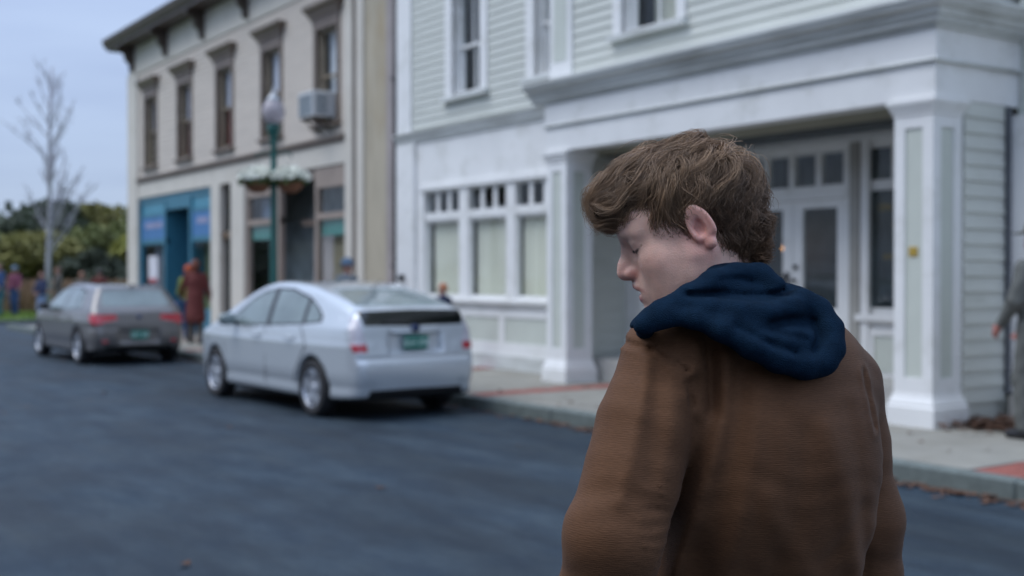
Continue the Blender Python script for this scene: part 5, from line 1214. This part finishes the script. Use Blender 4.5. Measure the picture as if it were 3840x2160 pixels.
f = smin(f, ell(G, (.082, 0, -.094), (.017, .017, .015)), .012)                       # chin
# neck
f = smin(f, cap(G, (-.020, 0, -.03), (-.050, 0, -.17), .052, .056), .035)
f = smin(f, chain(Gm, [(-.018, .058, -.030), (-.005, .040, -.10), (.0, .02, -.16)], [.012, .012, .012], .01), .02)
# ear: helix, antihelix, concha, lobe, tragus in a tilted plane
cth, sth = math.cos(R(-14)), math.sin(R(-14))
ea = ((Gm[0]+.0165)*cth+(Gm[2]-.009)*sth)/.96; ec = (-(Gm[0]+.0165)*sth+(Gm[2]-.009)*cth)/1.02
out = Gm[1]-.0735-.010*np.clip((-ea+.010)/.03, 0, 1.2)           # the rim stands off towards the back
def ering(r1, r2, rad, dc=0., da=0., db=0., top=1.):
    k = np.sqrt(((ea-da)/r1)**2+((ec-dc)/r2)**2); dd = (k-1)*np.minimum(r1, r2)*.95; return np.sqrt(dd**2+(out-db)**2)-rad
plate_ = smax(np.sqrt((ea/.0165)**2+(ec/.0285)**2)*.0165-.0165, np.abs(out-.000)-.0022, .003)
ear = smin(plate_, smax(ering(.0156, .0280, .0036, db=.0055), -(ec+.020), .010), .007)
ear = smin(ear, smax(ering(.0088, .0165, .0028, dc=.003, da=.0012, db=.0055), -(.003-ea)-.006, .006), .006)
ear = smin(ear, np.sqrt(((ea+.000)/1.1)**2+(ec+.0275)**2+((out-.004)/.8)**2)-.0078, .006)
ear = smin(ear, np.sqrt((ea-.0125)**2+((ec+.006)/1.4)**2+(out-.004)**2)-.0046, .004)
ear = smax(ear, -(np.sqrt((ea-.003)**2+((ec+.003)/1.35)**2+((out-.0095)/.9)**2)-.0070), .005)
f = smin(f, ear, .005)
V, Q = nets(f, lo, hs); V = relax(V, Q, 2, .5)
# skin colour painted by region: lips, nose, cheeks, ears, brows, lashes, teeth; painted shade in ear hollow and lid crease
base = np.array((.74, .475, .380)); c = np.tile(base, (len(V), 1)); a, b_, u_ = V[:, 0], np.abs(V[:, 1]), V[:, 2]
def tint(w, col_): 
    global c
    w = np.clip(w, 0, 1)[:, None]; c = c*(1-w)+np.array(col_)*w
def gauss(p, r): return np.exp(-(((a-p[0])/r[0])**2+((b_-p[1])/r[1])**2+((u_-p[2])/r[2])**2))
tint(.55*gauss((.115, 0, -.025), (.013, .018, .013)), (.60, .24, .21)); tint(.7*gauss((.098, .016, -.030), (.012, .010, .009)), (.52, .15, .12)); tint(.45*gauss((.06, .050, -.02), (.03, .025, .022)), (.56, .26, .20))
tint(.60*(b_ > .066)*np.exp(-((a+.016)/.03)**2-((u_-.005)/.045)**2), (.82, .33, .28)); tint(.8*np.exp(-((a+.002)/.009)**2-((u_-.004)/.012)**2)*(b_ > .065)*(b_ < .080), (.28, .09, .07))  # second tint paints shade into the ear hollow
lipd = np.minimum(np.hypot(np.hypot((a-.098+.0009*0)/1.4, (u_+.0580)*1.0), 0), 9)
mouth = np.array([(.1020, 0, -.0490), (.0975, .012, -.0510), (.086, .024, -.0585)]); mouth2 = np.array([(.0965, 0, -.0700), (.093, .011, -.0690), (.084, .023, -.0610)])
def dchain(pts):
    d = np.full(len(V), 9.)
    for i in range(len(pts)-1):
        A_, B_ = pts[i], pts[i+1]; e = B_-A_; w = np.stack([a, b_, u_], 1)-A_; t = np.clip(w@e/(e@e), 0, 1); d = np.minimum(d, np.linalg.norm(w-t[:, None]*e, axis=1))
    return d
tint((.0078-dchain(mouth))/.0018, (.46, .13, .12)); tint((.0088-dchain(mouth2))/.0018, (.54, .17, .17))
inner = dchain(np.array([(.0960, 0, -.0592), (.0905, .012, -.0594), (.081, .0235, -.0592)])); tint((.0040-inner)/.001, (.62, .60, .56))
brow = dchain(np.array([(.102, .010, .033), (.097, .026, .040), (.080, .046, .036)])); tint(.9*(.0062-brow)/.003, (.11, .065, .04))
lash = dchain(np.array([(.090, .020, .002), (.0885, .033, -.0015), (.081, .046, .0035), (.073, .052, .0085)])); tint(1.0*(.0034-lash)/.0014, (.035, .02, .015))
lid = dchain(np.array([(.090, .020, .018), (.089, .033, .0225), (.078, .048, .018)])); tint(.35*(.003-lid)/.002, (.30, .15, .11))  # crease above the eye painted as a line of shade
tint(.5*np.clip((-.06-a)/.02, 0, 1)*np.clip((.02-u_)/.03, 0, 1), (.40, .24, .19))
# rotate the head into place
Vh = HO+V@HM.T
# ---- torso, arms and hands of the same body (mostly under the clothes)
def P3(u, v, d): return ((u-1288)/3000*d-mx_, d-my_, 1.55-(v-695)/3000*d)     # only used to lay out the pose below, all values in metres
shL = (-.120, -.065, 1.385); elL = (-.205, -.135, 1.160); wrL = (-.190, .045, .985)
shR = (.130, .055, 1.350); elR = (.190, .085, 1.120); wrR = (.170, .240, .955)
hb = .011; lo2 = (-.36, -.30, .84); hi2 = (.36, .40, 1.52); Gb = grid(lo2, hi2, hb); Gb = tuple(g.astype(F) for g in Gb)
q = ell(Gb, (.005, .030, 1.20), (.135, .085, .20)); q = smin(q, cap(Gb, (-.02, .0, 1.45), (-.075, .0, 1.55), .055), .05)
q = smin(q, chain(Gb, [shL, (-.01, .02, 1.40), shR], [.04, .05, .04], .03), .05); q = smin(q, ell(Gb, (.015, .02, .96), (.13, .09, .14)), .08)
for S_, e, w in ((shL, elL, wrL), (shR, elR, wrR)): q = smin(q, chain(Gb, [S_, e, w], [.036, .030, .025], .02), .03)
Vb, Qb = nets(q, lo2, hb)
def hand_mesh(w, d, side, up):
    w = np.array(w, float); d = np.array(d, float)/np.linalg.norm(d); side = np.array(side, float)/np.linalg.norm(side); up = np.cross(d, side)
    lo_ = tuple(w-.14); hi_ = tuple(w+.20); g = tuple(x.astype(F) for x in grid(lo_, hi_, .0042))
    f_ = cap(g, w-d*.03, w+d*.02, .027, .027)
    for k in range(4): p0 = w+d*.085+side*(k-1.5)*.021*.95; f_ = smin(f_, cap(g, w+side*(k-1.5)*.010, p0, .017, .0125), .014)
    for k, L_ in enumerate((.072, .082, .076, .060)):
        p0 = w+d*.088+side*(k-1.5)*.021; p1 = p0+d*L_*.45-up*.012; p2 = p1+d*L_*.28-up*.022; p3 = p2+d*L_*.10-up*.022
        f_ = smin(f_, chain(g, [p0, p1, p2, p3], [.0095, .0088, .008, .0072], .003), .004)
    t0 = w+d*.02-side*.030; f_ = smin(f_, chain(g, [w+d*.01-side*.014, t0+d*.02-side*.012-up*.01, t0+d*.048-side*.018-up*.018, t0+d*.070-side*.012-up*.022], [.015, .0125, .0105, .009], .004), .010)
    return nets(f_, lo_, .0042)
hL = hand_mesh(wrL, (.25, .55, -.75), (.1, .6, .5), None); hR = hand_mesh(wrR, (-.15, .55, -.8), (-.1, .6, .45), None)
Vs, Qs, Cs, off = [Vh, Vb, hL[0], hR[0]], [Q, Qb, hL[1], hR[1]], [c]+[np.tile(base, (len(x), 1)) for x in (Vb, hL[0], hR[0])], 0
for i in range(4): Qs[i] = Qs[i]+off; off += len(Vs[i])
M['skin'] = vcol_mat('young_skin', .48, sss=.25, bump=.22, bscale=420, noise=.09, nscale=55)
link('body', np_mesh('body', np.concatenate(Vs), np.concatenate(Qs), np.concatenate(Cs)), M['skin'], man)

# ---- jacket
hj = .0052; lo3 = (-.40, -.33, .80); hi3 = (.39, .36, 1.50); Gj = grid(lo3, hi3, hj); Gj = tuple(g.astype(F) for g in Gj)
X, Y, Z = Gj
t = cap(Gj, (.012, .012, 1.33), (.022, .100, .90), .140, .176)
t = smin(t, ell(Gj, (.004, -.010, 1.28), (.188, .150, .190)), .07)
t = smin(t, chain(Gj, [(-.130, -.070, 1.432), (-.045, -.040, 1.462), (.02, -.015, 1.445), (.085, .02, 1.418), (.145, .05, 1.388)], [.069, .076, .080, .072, .064], .04), .05)
t = smin(t, cap(Gj, (-.075, .04, 1.12), (-.095, .06, .88), .105, .12), .05)
tor = t
sl = chain(Gj, [(-.130, -.075, 1.408), (-.162, -.105, 1.33), (-.184, -.128, 1.27), (-.212, -.150, 1.190), (-.222, -.11, 1.09), (-.190, .03, .99)], [.078, .075, .073, .074, .072, .058], .02)
sr = chain(Gj, [(.144, .050, 1.374), (.162, .070, 1.28), (.188, .085, 1.17), (.198, .12, 1.07), (.175, .23, .965)], [.068, .069, .068, .066, .056], .02)
t = smin(smin(t, sl, .007), sr, .009)
# folds: ridge (+) and valley (-) lines on the back and sleeves, in x, z; amplitude in metres
def seg2(ax, az, bx, bz):
    dx, dz = bx-ax, bz-az; L2 = dx*dx+dz*dz; tt = np.clip(((X-ax)*dx+(Z-az)*dz)/L2, 0, 1); return np.sqrt((X-ax-tt*dx)**2+(Z-az-tt*dz)**2), tt
folds = [([(-.150, 1.447), (-.138, 1.432)], .006, .007), ([(-.126, 1.425), (-.116, 1.412)], .006, .007), ([(-.134, 1.438), (-.126, 1.415)], -.005, .005), ([(-.112, 1.40), (-.120, 1.385)], .004, .006), ([(-.104, 1.400), (-.110, 1.319), (-.121, 1.243), (-.150, 1.16), (-.16, 1.08)], -.014, .0135), ([(-.083, 1.465), (-.081, 1.42), (-.077, 1.36)], -.0095, .009), ([(-.060, 1.44), (-.064, 1.38), (-.084, 1.29), (-.105, 1.22), (-.13, 1.10)], .011, .013),
         ([(-.104, 1.46), (-.104, 1.41), (-.100, 1.36)], .006, .010), ([(-.042, 1.42), (-.045, 1.35), (-.062, 1.26), (-.075, 1.16)], -.003, .018),
         ([(-.02, 1.40), (-.03, 1.30), (-.055, 1.16), (-.085, .98)], .007, .016), ([(.045, 1.33), (.03, 1.20), (-.02, 1.02)], -.006, .020),
         ([(.075, 1.34), (.105, 1.24), (.140, 1.12), (.15, 1.0)], .006, .018), ([(.115, 1.36), (.135, 1.26), (.155, 1.14)], -.003, .014),
         ([(-.125, 1.48), (-.135, 1.41), (-.140, 1.33)], .003, .012), ([(-.150, 1.45), (-.160, 1.38), (-.172, 1.28)], -.005, .012), ([(-.172, 1.43), (-.192, 1.34), (-.215, 1.25)], .006, .010),
         ([(.14, 1.22), (.07, 1.12), (.01, 1.06)], -.004, .015), ([(.17, 1.18), (.12, 1.04), (.08, .92)], .006, .020), ([(-.13, 1.14), (-.12, 1.03), (-.10, .9)], .004, .018),
         ([(-.01, 1.24), (.05, 1.14), (.13, 1.03)], .005, .018), ([(-.03, 1.08), (.04, 1.0), (.10, .95)], -.006, .016), ([(-.10, 1.18), (-.07, 1.06), (-.05, .95)], -.004, .018)]
back = 1/(1+np.exp((Y-.05)*60))
for pts, amp, wd in folds:
    dmin = None
    for i in range(len(pts)-1):
        d_, tt = seg2(*pts[i], *pts[i+1]); dmin = d_ if dmin is None else np.minimum(dmin, d_)
    t = t-F(amp)*np.exp(-(dmin/wd)**2)*back
# puckers along the armhole seam and the inner elbow
d_, tt = seg2(-.118, 1.43, -.100, 1.20); t = t-F(.0003)*np.sin(Z*F(260)+X*F(190)+F(2.5)*np.sin(Z*F(75)))*np.exp(-(d_/.026)**2)*back
d_, tt = seg2(-.150, 1.25, -.185, 1.08); t = t-F(.0021)*np.sin((Z+X*F(.25))*F(400)+F(2.2)*np.sin(Z*F(47)+X*F(60)))*np.exp(-(d_/.034)**2)*back
d_, tt = seg2(.165, 1.38, .205, 1.0); t = t-F(.0004)*np.sin(Z*F(240)+F(2)*np.sin(Z*80))*np.exp(-(d_/.018)**2)*back
# seams: a small groove over the shoulder and round the armholes, a yoke line
for (p0, p1) in (((-.200, 1.455), (-.165, 1.447)), ((-.165, 1.447), (-.118, 1.42)), ((-.118, 1.42), (-.110, 1.37)), ((.155, 1.41), (.165, 1.33))):
    d_, tt = seg2(*p0, *p1); t = t+(F(.0050)*np.exp(-(d_/.0038)**2)-F(.0028)*np.exp(-((d_-F(.009))/.0045)**2))*back
t = t-F(.0035)*np.sin(X*17+Z*9+1.3*np.sin(Z*13))*np.sin(Z*15-X*8+Y*12)-F(.0013)*np.sin(X*60+Z*90+2*np.sin(X*35))*np.sin(Z*70-X*50+Y*30)*np.sin(Z*23+1)
t = smax(t, -(cap(Gj, (-.03, .02, 1.42), (-.08, .03, 1.60), .074, .085)), .012)      # neck opening
t = smax(t, F(.84)-Z, .012)
Vj, Qj = nets(t, lo3, hj); Vj, Qj = keep_largest(Vj, Qj); Vj = relax(Vj, Qj, 2, .4)
def duck():
    m = bpy.data.materials.new('brown_duck_canvas'); m.use_nodes = True; T = m.node_tree; n = T.nodes; l = T.links; b = n['Principled BSDF']; b.inputs['Roughness'].default_value = .78; b.inputs['Specular IOR Level'].default_value = .25
    b.inputs['Sheen Weight'].default_value = .03; b.inputs['Sheen Roughness'].default_value = .5
    tc = n.new('ShaderNodeTexCoord')
    def nz(sc, st, det=4):
        mp = n.new('ShaderNodeMapping'); mp.inputs['Scale'].default_value = st; l.new(tc.outputs['Object'], mp.inputs[0]); z = n.new('ShaderNodeTexNoise'); z.inputs['Scale'].default_value = sc; z.inputs['Detail'].default_value = det; l.new(mp.outputs[0], z.inputs['Vector']); return z.outputs['Fac']
    r = n.new('ShaderNodeValToRGB'); r.color_ramp.elements[0].position = .35; r.color_ramp.elements[1].position = .68
    r.color_ramp.elements[0].color = (.085, .038, .0170, 1); r.color_ramp.elements[1].color = (.128, .059, .0270, 1); l.new(nz(4, (1, 1, .8), 8), r.inputs[0])
    mx = n.new('ShaderNodeMix'); mx.data_type = 'RGBA'; mx.blend_type = 'MULTIPLY'; mx.inputs[0].default_value = 1; mr = n.new('ShaderNodeMapRange'); mr.inputs[1].default_value = .3; mr.inputs[2].default_value = .7; mr.inputs[3].default_value = .90; mr.inputs[4].default_value = 1.10
    l.new(nz(90, (1, 1, 5), 4), mr.inputs[0]); l.new(r.outputs[0], mx.inputs[6]); l.new(mr.outputs[0], mx.inputs[7]); l.new(mx.outputs[2], b.inputs['Base Color'])
    bp = n.new('ShaderNodeBump'); bp.inputs['Strength'].default_value = .4; bp.inputs['Distance'].default_value = .0015; wv = n.new('ShaderNodeTexWave'); wv.bands_direction = 'Z'; wv.inputs['Scale'].default_value = 105; wv.inputs['Distortion'].default_value = 3.0; wv.inputs['Detail'].default_value = 2; l.new(tc.outputs['Object'], wv.inputs['Vector']); ad = n.new('ShaderNodeMath'); ad.operation = 'MULTIPLY_ADD'; l.new(wv.outputs['Fac'], ad.inputs[0]); ad.inputs[1].default_value = .16; l.new(nz(110, (1, 1, 5), 4), ad.inputs[2]); l.new(ad.outputs[0], bp.inputs['Height']); l.new(bp.outputs[0], b.inputs['Normal']); return m
M['duck'] = duck()
link('jacket', np_mesh('jacket', Vj, Qj), M['duck'], man)

# ---- hood of the sweatshirt lying over the jacket
hh = .0038; lo4 = (-.24, -.25, 1.30); hi4 = (.20, .20, 1.60); Gh = grid(lo4, hi4, hh); Gh = tuple(g.astype(F) for g in Gh); X, Y, Z = Gh
outline = catmull([(-.1930, 1.4800), (-.1700, 1.5040), (-.1226, 1.5240), (-.0826, 1.5500), (-.0648, 1.567), (-.034, 1.5699), (-.0005, 1.5672), (.0201, 1.5523), (.0322, 1.5382), (.0522, 1.5351), (.0755, 1.5261), (.0888, 1.5035), (.0895, 1.4892), (.0992, 1.4763), (.1031, 1.4582), (.091, 1.4338), (.0701, 1.4135), (.0511, 1.4107), (.0214, 1.425), (-.0133, 1.4425), (-.0562, 1.4706), (-.0965, 1.4937), (-.1314, 1.5034), (-.1602, 1.502), (-.1861, 1.4903)], 3, True)
po = poly_sdf(X[:, 0, :]+0*Z[:, 0, :], Z[:, 0, :]+0*X[:, 0, :], outline).astype(F)[:, None, :]
def line2(pts):
    dm = None
    for i in range(len(pts)-1):
        (ax, az), (bx, bz) = pts[i], pts[i+1]; dx, dz = bx-ax, bz-az; tt = np.clip(((X-ax)*dx+(Z-az)*dz)/(dx*dx+dz*dz), 0, 1); d_ = np.sqrt((X-ax-tt*dx)**2+(Z-az-tt*dz)**2); dm = d_ if dm is None else np.minimum(dm, d_)
    return dm
def yback(x, z): q_ = z-1.47; return -.173+.364*x+.446*q_+1.683*x*x+6.354*q_*q_+1.837*x*q_
yf = yback(X, Z).astype(F)+F(.013)
yf = yf+F(.0012)*np.sin(X*60+Z*30)*np.sin(Z*50-X*40)
th = F(.027); t = smax(po-F(.004)+0*Y, np.abs(Y-yf-th)-th, .030)
def roll(pts, rad, inset=.006): return chain(Gh, [(x, yback(x, z)+inset+r*.62, z) for (x, z), r in zip(pts, rad)], rad, .010)
rollA = roll([(-.178, 1.485), (-.155, 1.502), (-.115, 1.521), (-.078, 1.540), (-.040, 1.551), (-.004, 1.550), (.016, 1.534)], [.012, .015, .017, .018, .018, .018, .017])
rollB = roll([(-.118, 1.515), (-.090, 1.508), (-.050, 1.499), (-.010, 1.496), (.028, 1.503), (.055, 1.512), (.076, 1.500), (.089, 1.474), (.088, 1.449), (.074, 1.431), (.050, 1.425)], [.010, .014, .016, .017, .018, .019, .020, .021, .021, .020, .018])
rollC = roll([(-.180, 1.482), (-.150, 1.494), (-.112, 1.492), (-.074, 1.476), (-.034, 1.455), (.006, 1.436), (.040, 1.427)], [.011, .012, .013, .015, .017, .018, .018])
rollD = roll([(-.060, 1.484), (-.020, 1.470), (.018, 1.462), (.050, 1.462)], [.010, .014, .015, .013], .012)
t = smin(t, rollA, .013); t = smin(t, rollD, .018); t = smin(t, rollC, .014); t = smin(t, rollB, .011)
for pts, amp, wd in (([(-.118, 1.5245), (-.0762, 1.5265), (-.0311, 1.5235), (.0107, 1.5235), (.034, 1.5290)], .011, .0045), ([(-.070, 1.5440), (-.045, 1.5475), (-.020, 1.5440)], .005, .0035), ([(-.002, 1.484), (.03, 1.488), (.060, 1.486)], .010, .0075), ([(-.055, 1.4815), (-.0107, 1.4590), (.030, 1.4440)], .0055, .0050), ([(.068, 1.486), (.070, 1.465), (.060, 1.447)], .007, .0055), ([(-.02, 1.478), (.020, 1.470), (.05, 1.462)], .005, .0045)):
    t = t+F(amp)*np.exp(-(line2(pts)/wd)**2)*(Y < -.02)
t = t+F(.0007)*np.sin(X*120+Z*60+2*np.sin(Z*70))*np.sin(Z*100-X*50)
t = smin(t, chain(Gh, [(.010, -.045, 1.53), (.040, .00, 1.50), (.040, .05, 1.475), (.00, .080, 1.46), (-.06, .085, 1.452), (-.12, .06, 1.45), (-.150, .00, 1.455), (-.165, -.06, 1.462), (-.172, -.12, 1.474)], [.022, .026, .026, .026, .026, .026, .022, .017, .012], .015), .014)
Vq, Qq = nets(t, lo4, hh); Vq = relax(Vq, Qq, 2, .5)
M['fleece'] = mat('navy_fleece', (.0065, .019, .038), .95, var=.18, scale=60, bump=.5, bscale=600, spec=.06)
link('hood', np_mesh('hood', Vq, Qq), M['fleece'], man)

# ---- trousers and shoes (below the picture)
ht = .014; lo5 = (-.26, -.26, .0); hi5 = (.32, .36, 1.02); Gt = grid(lo5, hi5, ht); Gt = tuple(g.astype(F) for g in Gt)
legs_ = [((-.065, -.01, .90), (-.085, .09, .50), (-.075, .06, .10)), ((.115, .05, .90), (.12, .06, .50), (.13, -.08, .13))]
t = ell(Gt, (.025, .02, .93), (.165, .125, .12))
for hp, kn, an in legs_: t = smin(t, chain(Gt, [hp, kn, an], [.105, .078, .066], .03), .04)
t = smax(t, F(.07)-Gt[2], .01); Vt, Qt = nets(t+F(.003)*np.sin(Gt[2]*60+Gt[0]*20), lo5, ht); link('trousers', np_mesh('trousers', Vt, Qt), cloth('dark_denim', (.03, .04, .07)), man)
for hp, kn, an in legs_:
    x, y, z = an; z -= .06; t = smin(cap(Gt, (x+.01, y-.05, z+.0), (x-.02, y+.15, z-.005), .050, .043), cap(Gt, (x, y, z), (x, y, z+.07), .05), .02); t = smax(t, F(.003)-Gt[2], .006)
    Vt, Qt = nets(t, lo5, ht); link('shoe', np_mesh('shoe', Vt, Qt), M['black'], man)

# ---- hair: clumped strands growing from the scalp, combed forward from the crown
RC = np.array((-.004, 0, .043)); RR = np.array((.094, .0745, .085))
BA = np.array((-.14, -.065, -.046, -.030, -.002, .026, .050, .080, .100, .150)); BC = np.array((-.078, -.070, -.050, -.022, -.008, -.004, .008, .026, .034, .048))
def bottom(a): return np.interp(a, BA, BC)
def hull(p):
    g = (p[0], p[1], p[2])
    h_ = ell(g, (-.030, 0, .048), (.097, .085, .094)); h_ = smin(h_, ell(g, (.035, 0, .086), (.084, .072, .052)), .03)
    h_ = smin(h_, ell(g, (.100, .004, .079), (.041, .054, .032)), .02); return smin(h_, ell(g, (-.058, 0, -.022), (.050, .058, .055)), .03)
def hgrad(p):
    e = .0012; g = np.stack([hull((p[:, 0]+e, p[:, 1], p[:, 2]))-hull((p[:, 0]-e, p[:, 1], p[:, 2])), hull((p[:, 0], p[:, 1]+e, p[:, 2]))-hull((p[:, 0], p[:, 1]-e, p[:, 2])), hull((p[:, 0], p[:, 1], p[:, 2]+e))-hull((p[:, 0], p[:, 1], p[:, 2]-e))], 1)
    return g/(np.linalg.norm(g, axis=1, keepdims=True)+1e-9)
crown = np.array((-.072, .012, .108))
def surf0(p): q_ = (p-RC)/RR; return RC+(p-RC)/np.linalg.norm(q_, axis=-1, keepdims=True)
NG = 2300
i_ = np.arange(NG)+.5; ph = np.arccos(1-2*i_/NG); th = math.pi*(1+5**.5)*i_
roots = RC+RR*np.stack([np.cos(th)*np.sin(ph), np.sin(th)*np.sin(ph), np.cos(ph)], 1)
cr_ = np.stack([rng.normal(-.060, .018, 260), rng.normal(.0, .022, 260), np.full(260, .14)], 1); roots = np.concatenate([roots, surf0(cr_)])
nape = np.stack([rng.uniform(-.105, -.04, 260), rng.uniform(-.05, .05, 260), rng.uniform(-.07, -.01, 260)], 1); roots = np.concatenate([roots, nape])
a, b_, c_ = roots[:, 0], np.abs(roots[:, 1]), roots[:, 2]
keep = (c_ > bottom(a)+.006) & ~((a > .048) & (c_ < .062)) & ~((b_ > .05) & (((a+.0165)/.021)**2+((c_-.004)/.036)**2 < 1))
roots = roots[keep]; NG = len(roots); K = 12
a, b_, c_ = roots[:, 0], roots[:, 1], roots[:, 2]
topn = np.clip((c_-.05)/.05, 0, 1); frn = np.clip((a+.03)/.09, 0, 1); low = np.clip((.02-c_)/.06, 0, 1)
def field(x, y, z, s_): return np.sin(x*s_+1.3*np.sin(y*s_*.7+1))*np.sin(y*s_*.9+1.1*np.sin(z*s_*.8))*np.sin(z*s_*.8+.9*np.sin(x*s_*.6)+.5)
g_ = .5+1.05*field(a, b_, c_, 80)+rng.normal(0, .22, NG); g_ = np.clip(g_, 0, 1.5)
Lh = (.050+.050*topn+.016*topn*frn-.022*low)*rng.uniform(.8, 1.15, NG)
swirl = .9*field(a+.3, b_, c_, 60)+rng.normal(0, .20, NG); ph1 = 3*field(a, b_+.2, c_, 45)+rng.normal(0, .5, NG); amp = rng.uniform(.4, 1, NG)
paths = np.zeros((NG, K, 3)); p = roots.copy(); paths[:, 0] = p; alive = np.ones(NG, bool)
for k in range(1, K):
    f_ = k/(K-1); n_ = hgrad(p)
    v = p-crown; v /= np.linalg.norm(v, axis=1)[:, None]+1e-9
    tp = np.clip((p[:, 2]-.06)/.05, 0, 1)[:, None]; fr = np.clip((p[:, 0]+.02)/.08, 0, 1)[:, None]; bk = np.clip((-p[:, 0]-.02)/.05, 0, 1)[:, None]
    flow = v*.7+np.array((1., 0, 0))*(tp*(.4+.9*fr)+.30*(1-tp)*fr)+np.array((.0, 0, -1.))*((1-tp)*(.7+.4*bk)+.35*fr*f_)+np.array((0, .40, 0))*tp
    flow += np.array((.35, 0, -.3))*(1-tp)*(1-fr)
    flow -= n_*(flow*n_).sum(1)[:, None]; flow /= np.linalg.norm(flow, axis=1)[:, None]+1e-9
    side_ = np.cross(n_, flow); ang = swirl*.75+.95*amp*np.sin(ph1+f_*6.0)
    d_ = flow*np.cos(ang)[:, None]+side_*np.sin(ang)[:, None]
    p2 = p+d_*(Lh/(K-1))[:, None]
    lev = -.0140*(1-g_)-.001+.0045*np.sin(f_*5+ph1)*amp*g_; s_h = hull((p2[:, 0], p2[:, 1], p2[:, 2])); n2 = hgrad(p2)
    w_ = min(1, (f_*3.2)**1.0)*.75
    p2 = p2-n2*((s_h-lev)*w_)[:, None]
    bad = p2[:, 2] < bottom(p2[:, 0])-.004+.010*(rng.uniform(0, 1, NG)-.6)
    earz = (np.abs(p2[:, 1]) > .055) & (((p2[:, 0]+.0165)/.0195)**2+((p2[:, 2]-.004)/.034)**2 < 1)
    alive &= ~(bad | earz); p = np.where(alive[:, None], p2, p+d_*.0004); paths[:, k] = p
# dense under-layer with the same outline
hs2 = .0032; lo6 = (-.15, -.12, -.10); G6 = grid(lo6, (.16, .12, .17), hs2); G6 = tuple(g.astype(F) for g in G6); G6 = (G6[0]+0*G6[1]+0*G6[2], G6[1]+0*G6[0]+0*G6[2], G6[2]+0*G6[0]+0*G6[1])
t = hull(G6)+F(.0115)-F(.008)*field(G6[0], G6[1], G6[2], 80).astype(F)-F(.002)*np.sin(G6[1]*260+G6[0]*60+G6[2]*40)
t = smax(t, (bottom(G6[0]).astype(F)+F(.004))-G6[2], .006)
t = smax(t, -np.maximum(np.sqrt(((G6[0]+F(.0165))/F(.6))**2+(G6[2]-F(.004))**2)-F(.037), F(.055)-np.abs(G6[1])), .003)
V6, Q6 = nets(t, lo6, hs2); V6 = HO+V6@HM.T
M['hair'] = vcol_mat('tousled_brown_hair', .45, spec=.5, noise=.25, nscale=60)
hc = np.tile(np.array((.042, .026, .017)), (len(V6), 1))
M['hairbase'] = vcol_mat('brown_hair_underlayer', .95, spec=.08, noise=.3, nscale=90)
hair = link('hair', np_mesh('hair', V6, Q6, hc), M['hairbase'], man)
# strands
NC = 26; TOT = NG*NC
gi = np.repeat(np.arange(NG), NC); jr = rng.normal(0, .0048, (TOT, 3))
prof_ = np.linspace(0, 1, K)[None, :, None]; spread = (1-.52*prof_)
pts = paths[gi]+jr[:, None, :]*spread+np.cumsum(rng.normal(0, .00035, (TOT, K, 3)), 1)
fly = rng.uniform(0, 1, TOT) < .14; pts[fly] += np.cumsum(rng.normal(0, .0016, (fly.sum(), K, 3)), 1)
tang = np.gradient(pts, axis=1); tang /= np.linalg.norm(tang, axis=2, keepdims=True)+1e-9
ref = rng.normal(size=(TOT, 1, 3)); e1 = np.cross(tang, ref); e1 /= np.linalg.norm(e1, axis=2, keepdims=True)+1e-9; e2 = np.cross(tang, e1)
rad = (.00036*(1-.75*prof_**1.5))*rng.uniform(.7, 1.25, (TOT, 1, 1))
ringv = np.stack([pts+rad*(math.cos(q_)*e1+math.sin(q_)*e2) for q_ in (0, 2.094, 4.189)], 2)
Vst = (HO+ringv.reshape(-1, 3)@HM.T)
base_i = (np.arange(TOT)*K*3)[:, None, None]; kk = (np.arange(K-1)*3)[None, :, None]; jj = np.arange(3)[None, None, :]; j2 = (jj+1) % 3
q0 = base_i+kk+jj; q1 = base_i+kk+j2; Qst = np.stack([q0, q1, q1+3, q0+3], -1).reshape(-1, 4)
dark = np.array((.075, .046, .030)); mid_ = np.array((.25, .145, .082)); highlight = np.array((.48, .32, .19))
w = np.clip(np.clip(.32+.65*(g_-.4)+.15*rng.normal(size=NG), 0, 1)[gi]*.75+rng.uniform(0, 1, TOT)*.25, 0, 1); crown_highlight = np.clip(.75*topn+.25*frn*topn+.15, 0, 1)[gi]  # painted shade in the gaps between tufts, painted highlight on top
cst = dark*(1-w)[:, None]+(mid_*(1-crown_highlight*.6)[:, None]+highlight*(crown_highlight*.6)[:, None])*w[:, None]
cst = np.repeat(cst, K*3, axis=0)
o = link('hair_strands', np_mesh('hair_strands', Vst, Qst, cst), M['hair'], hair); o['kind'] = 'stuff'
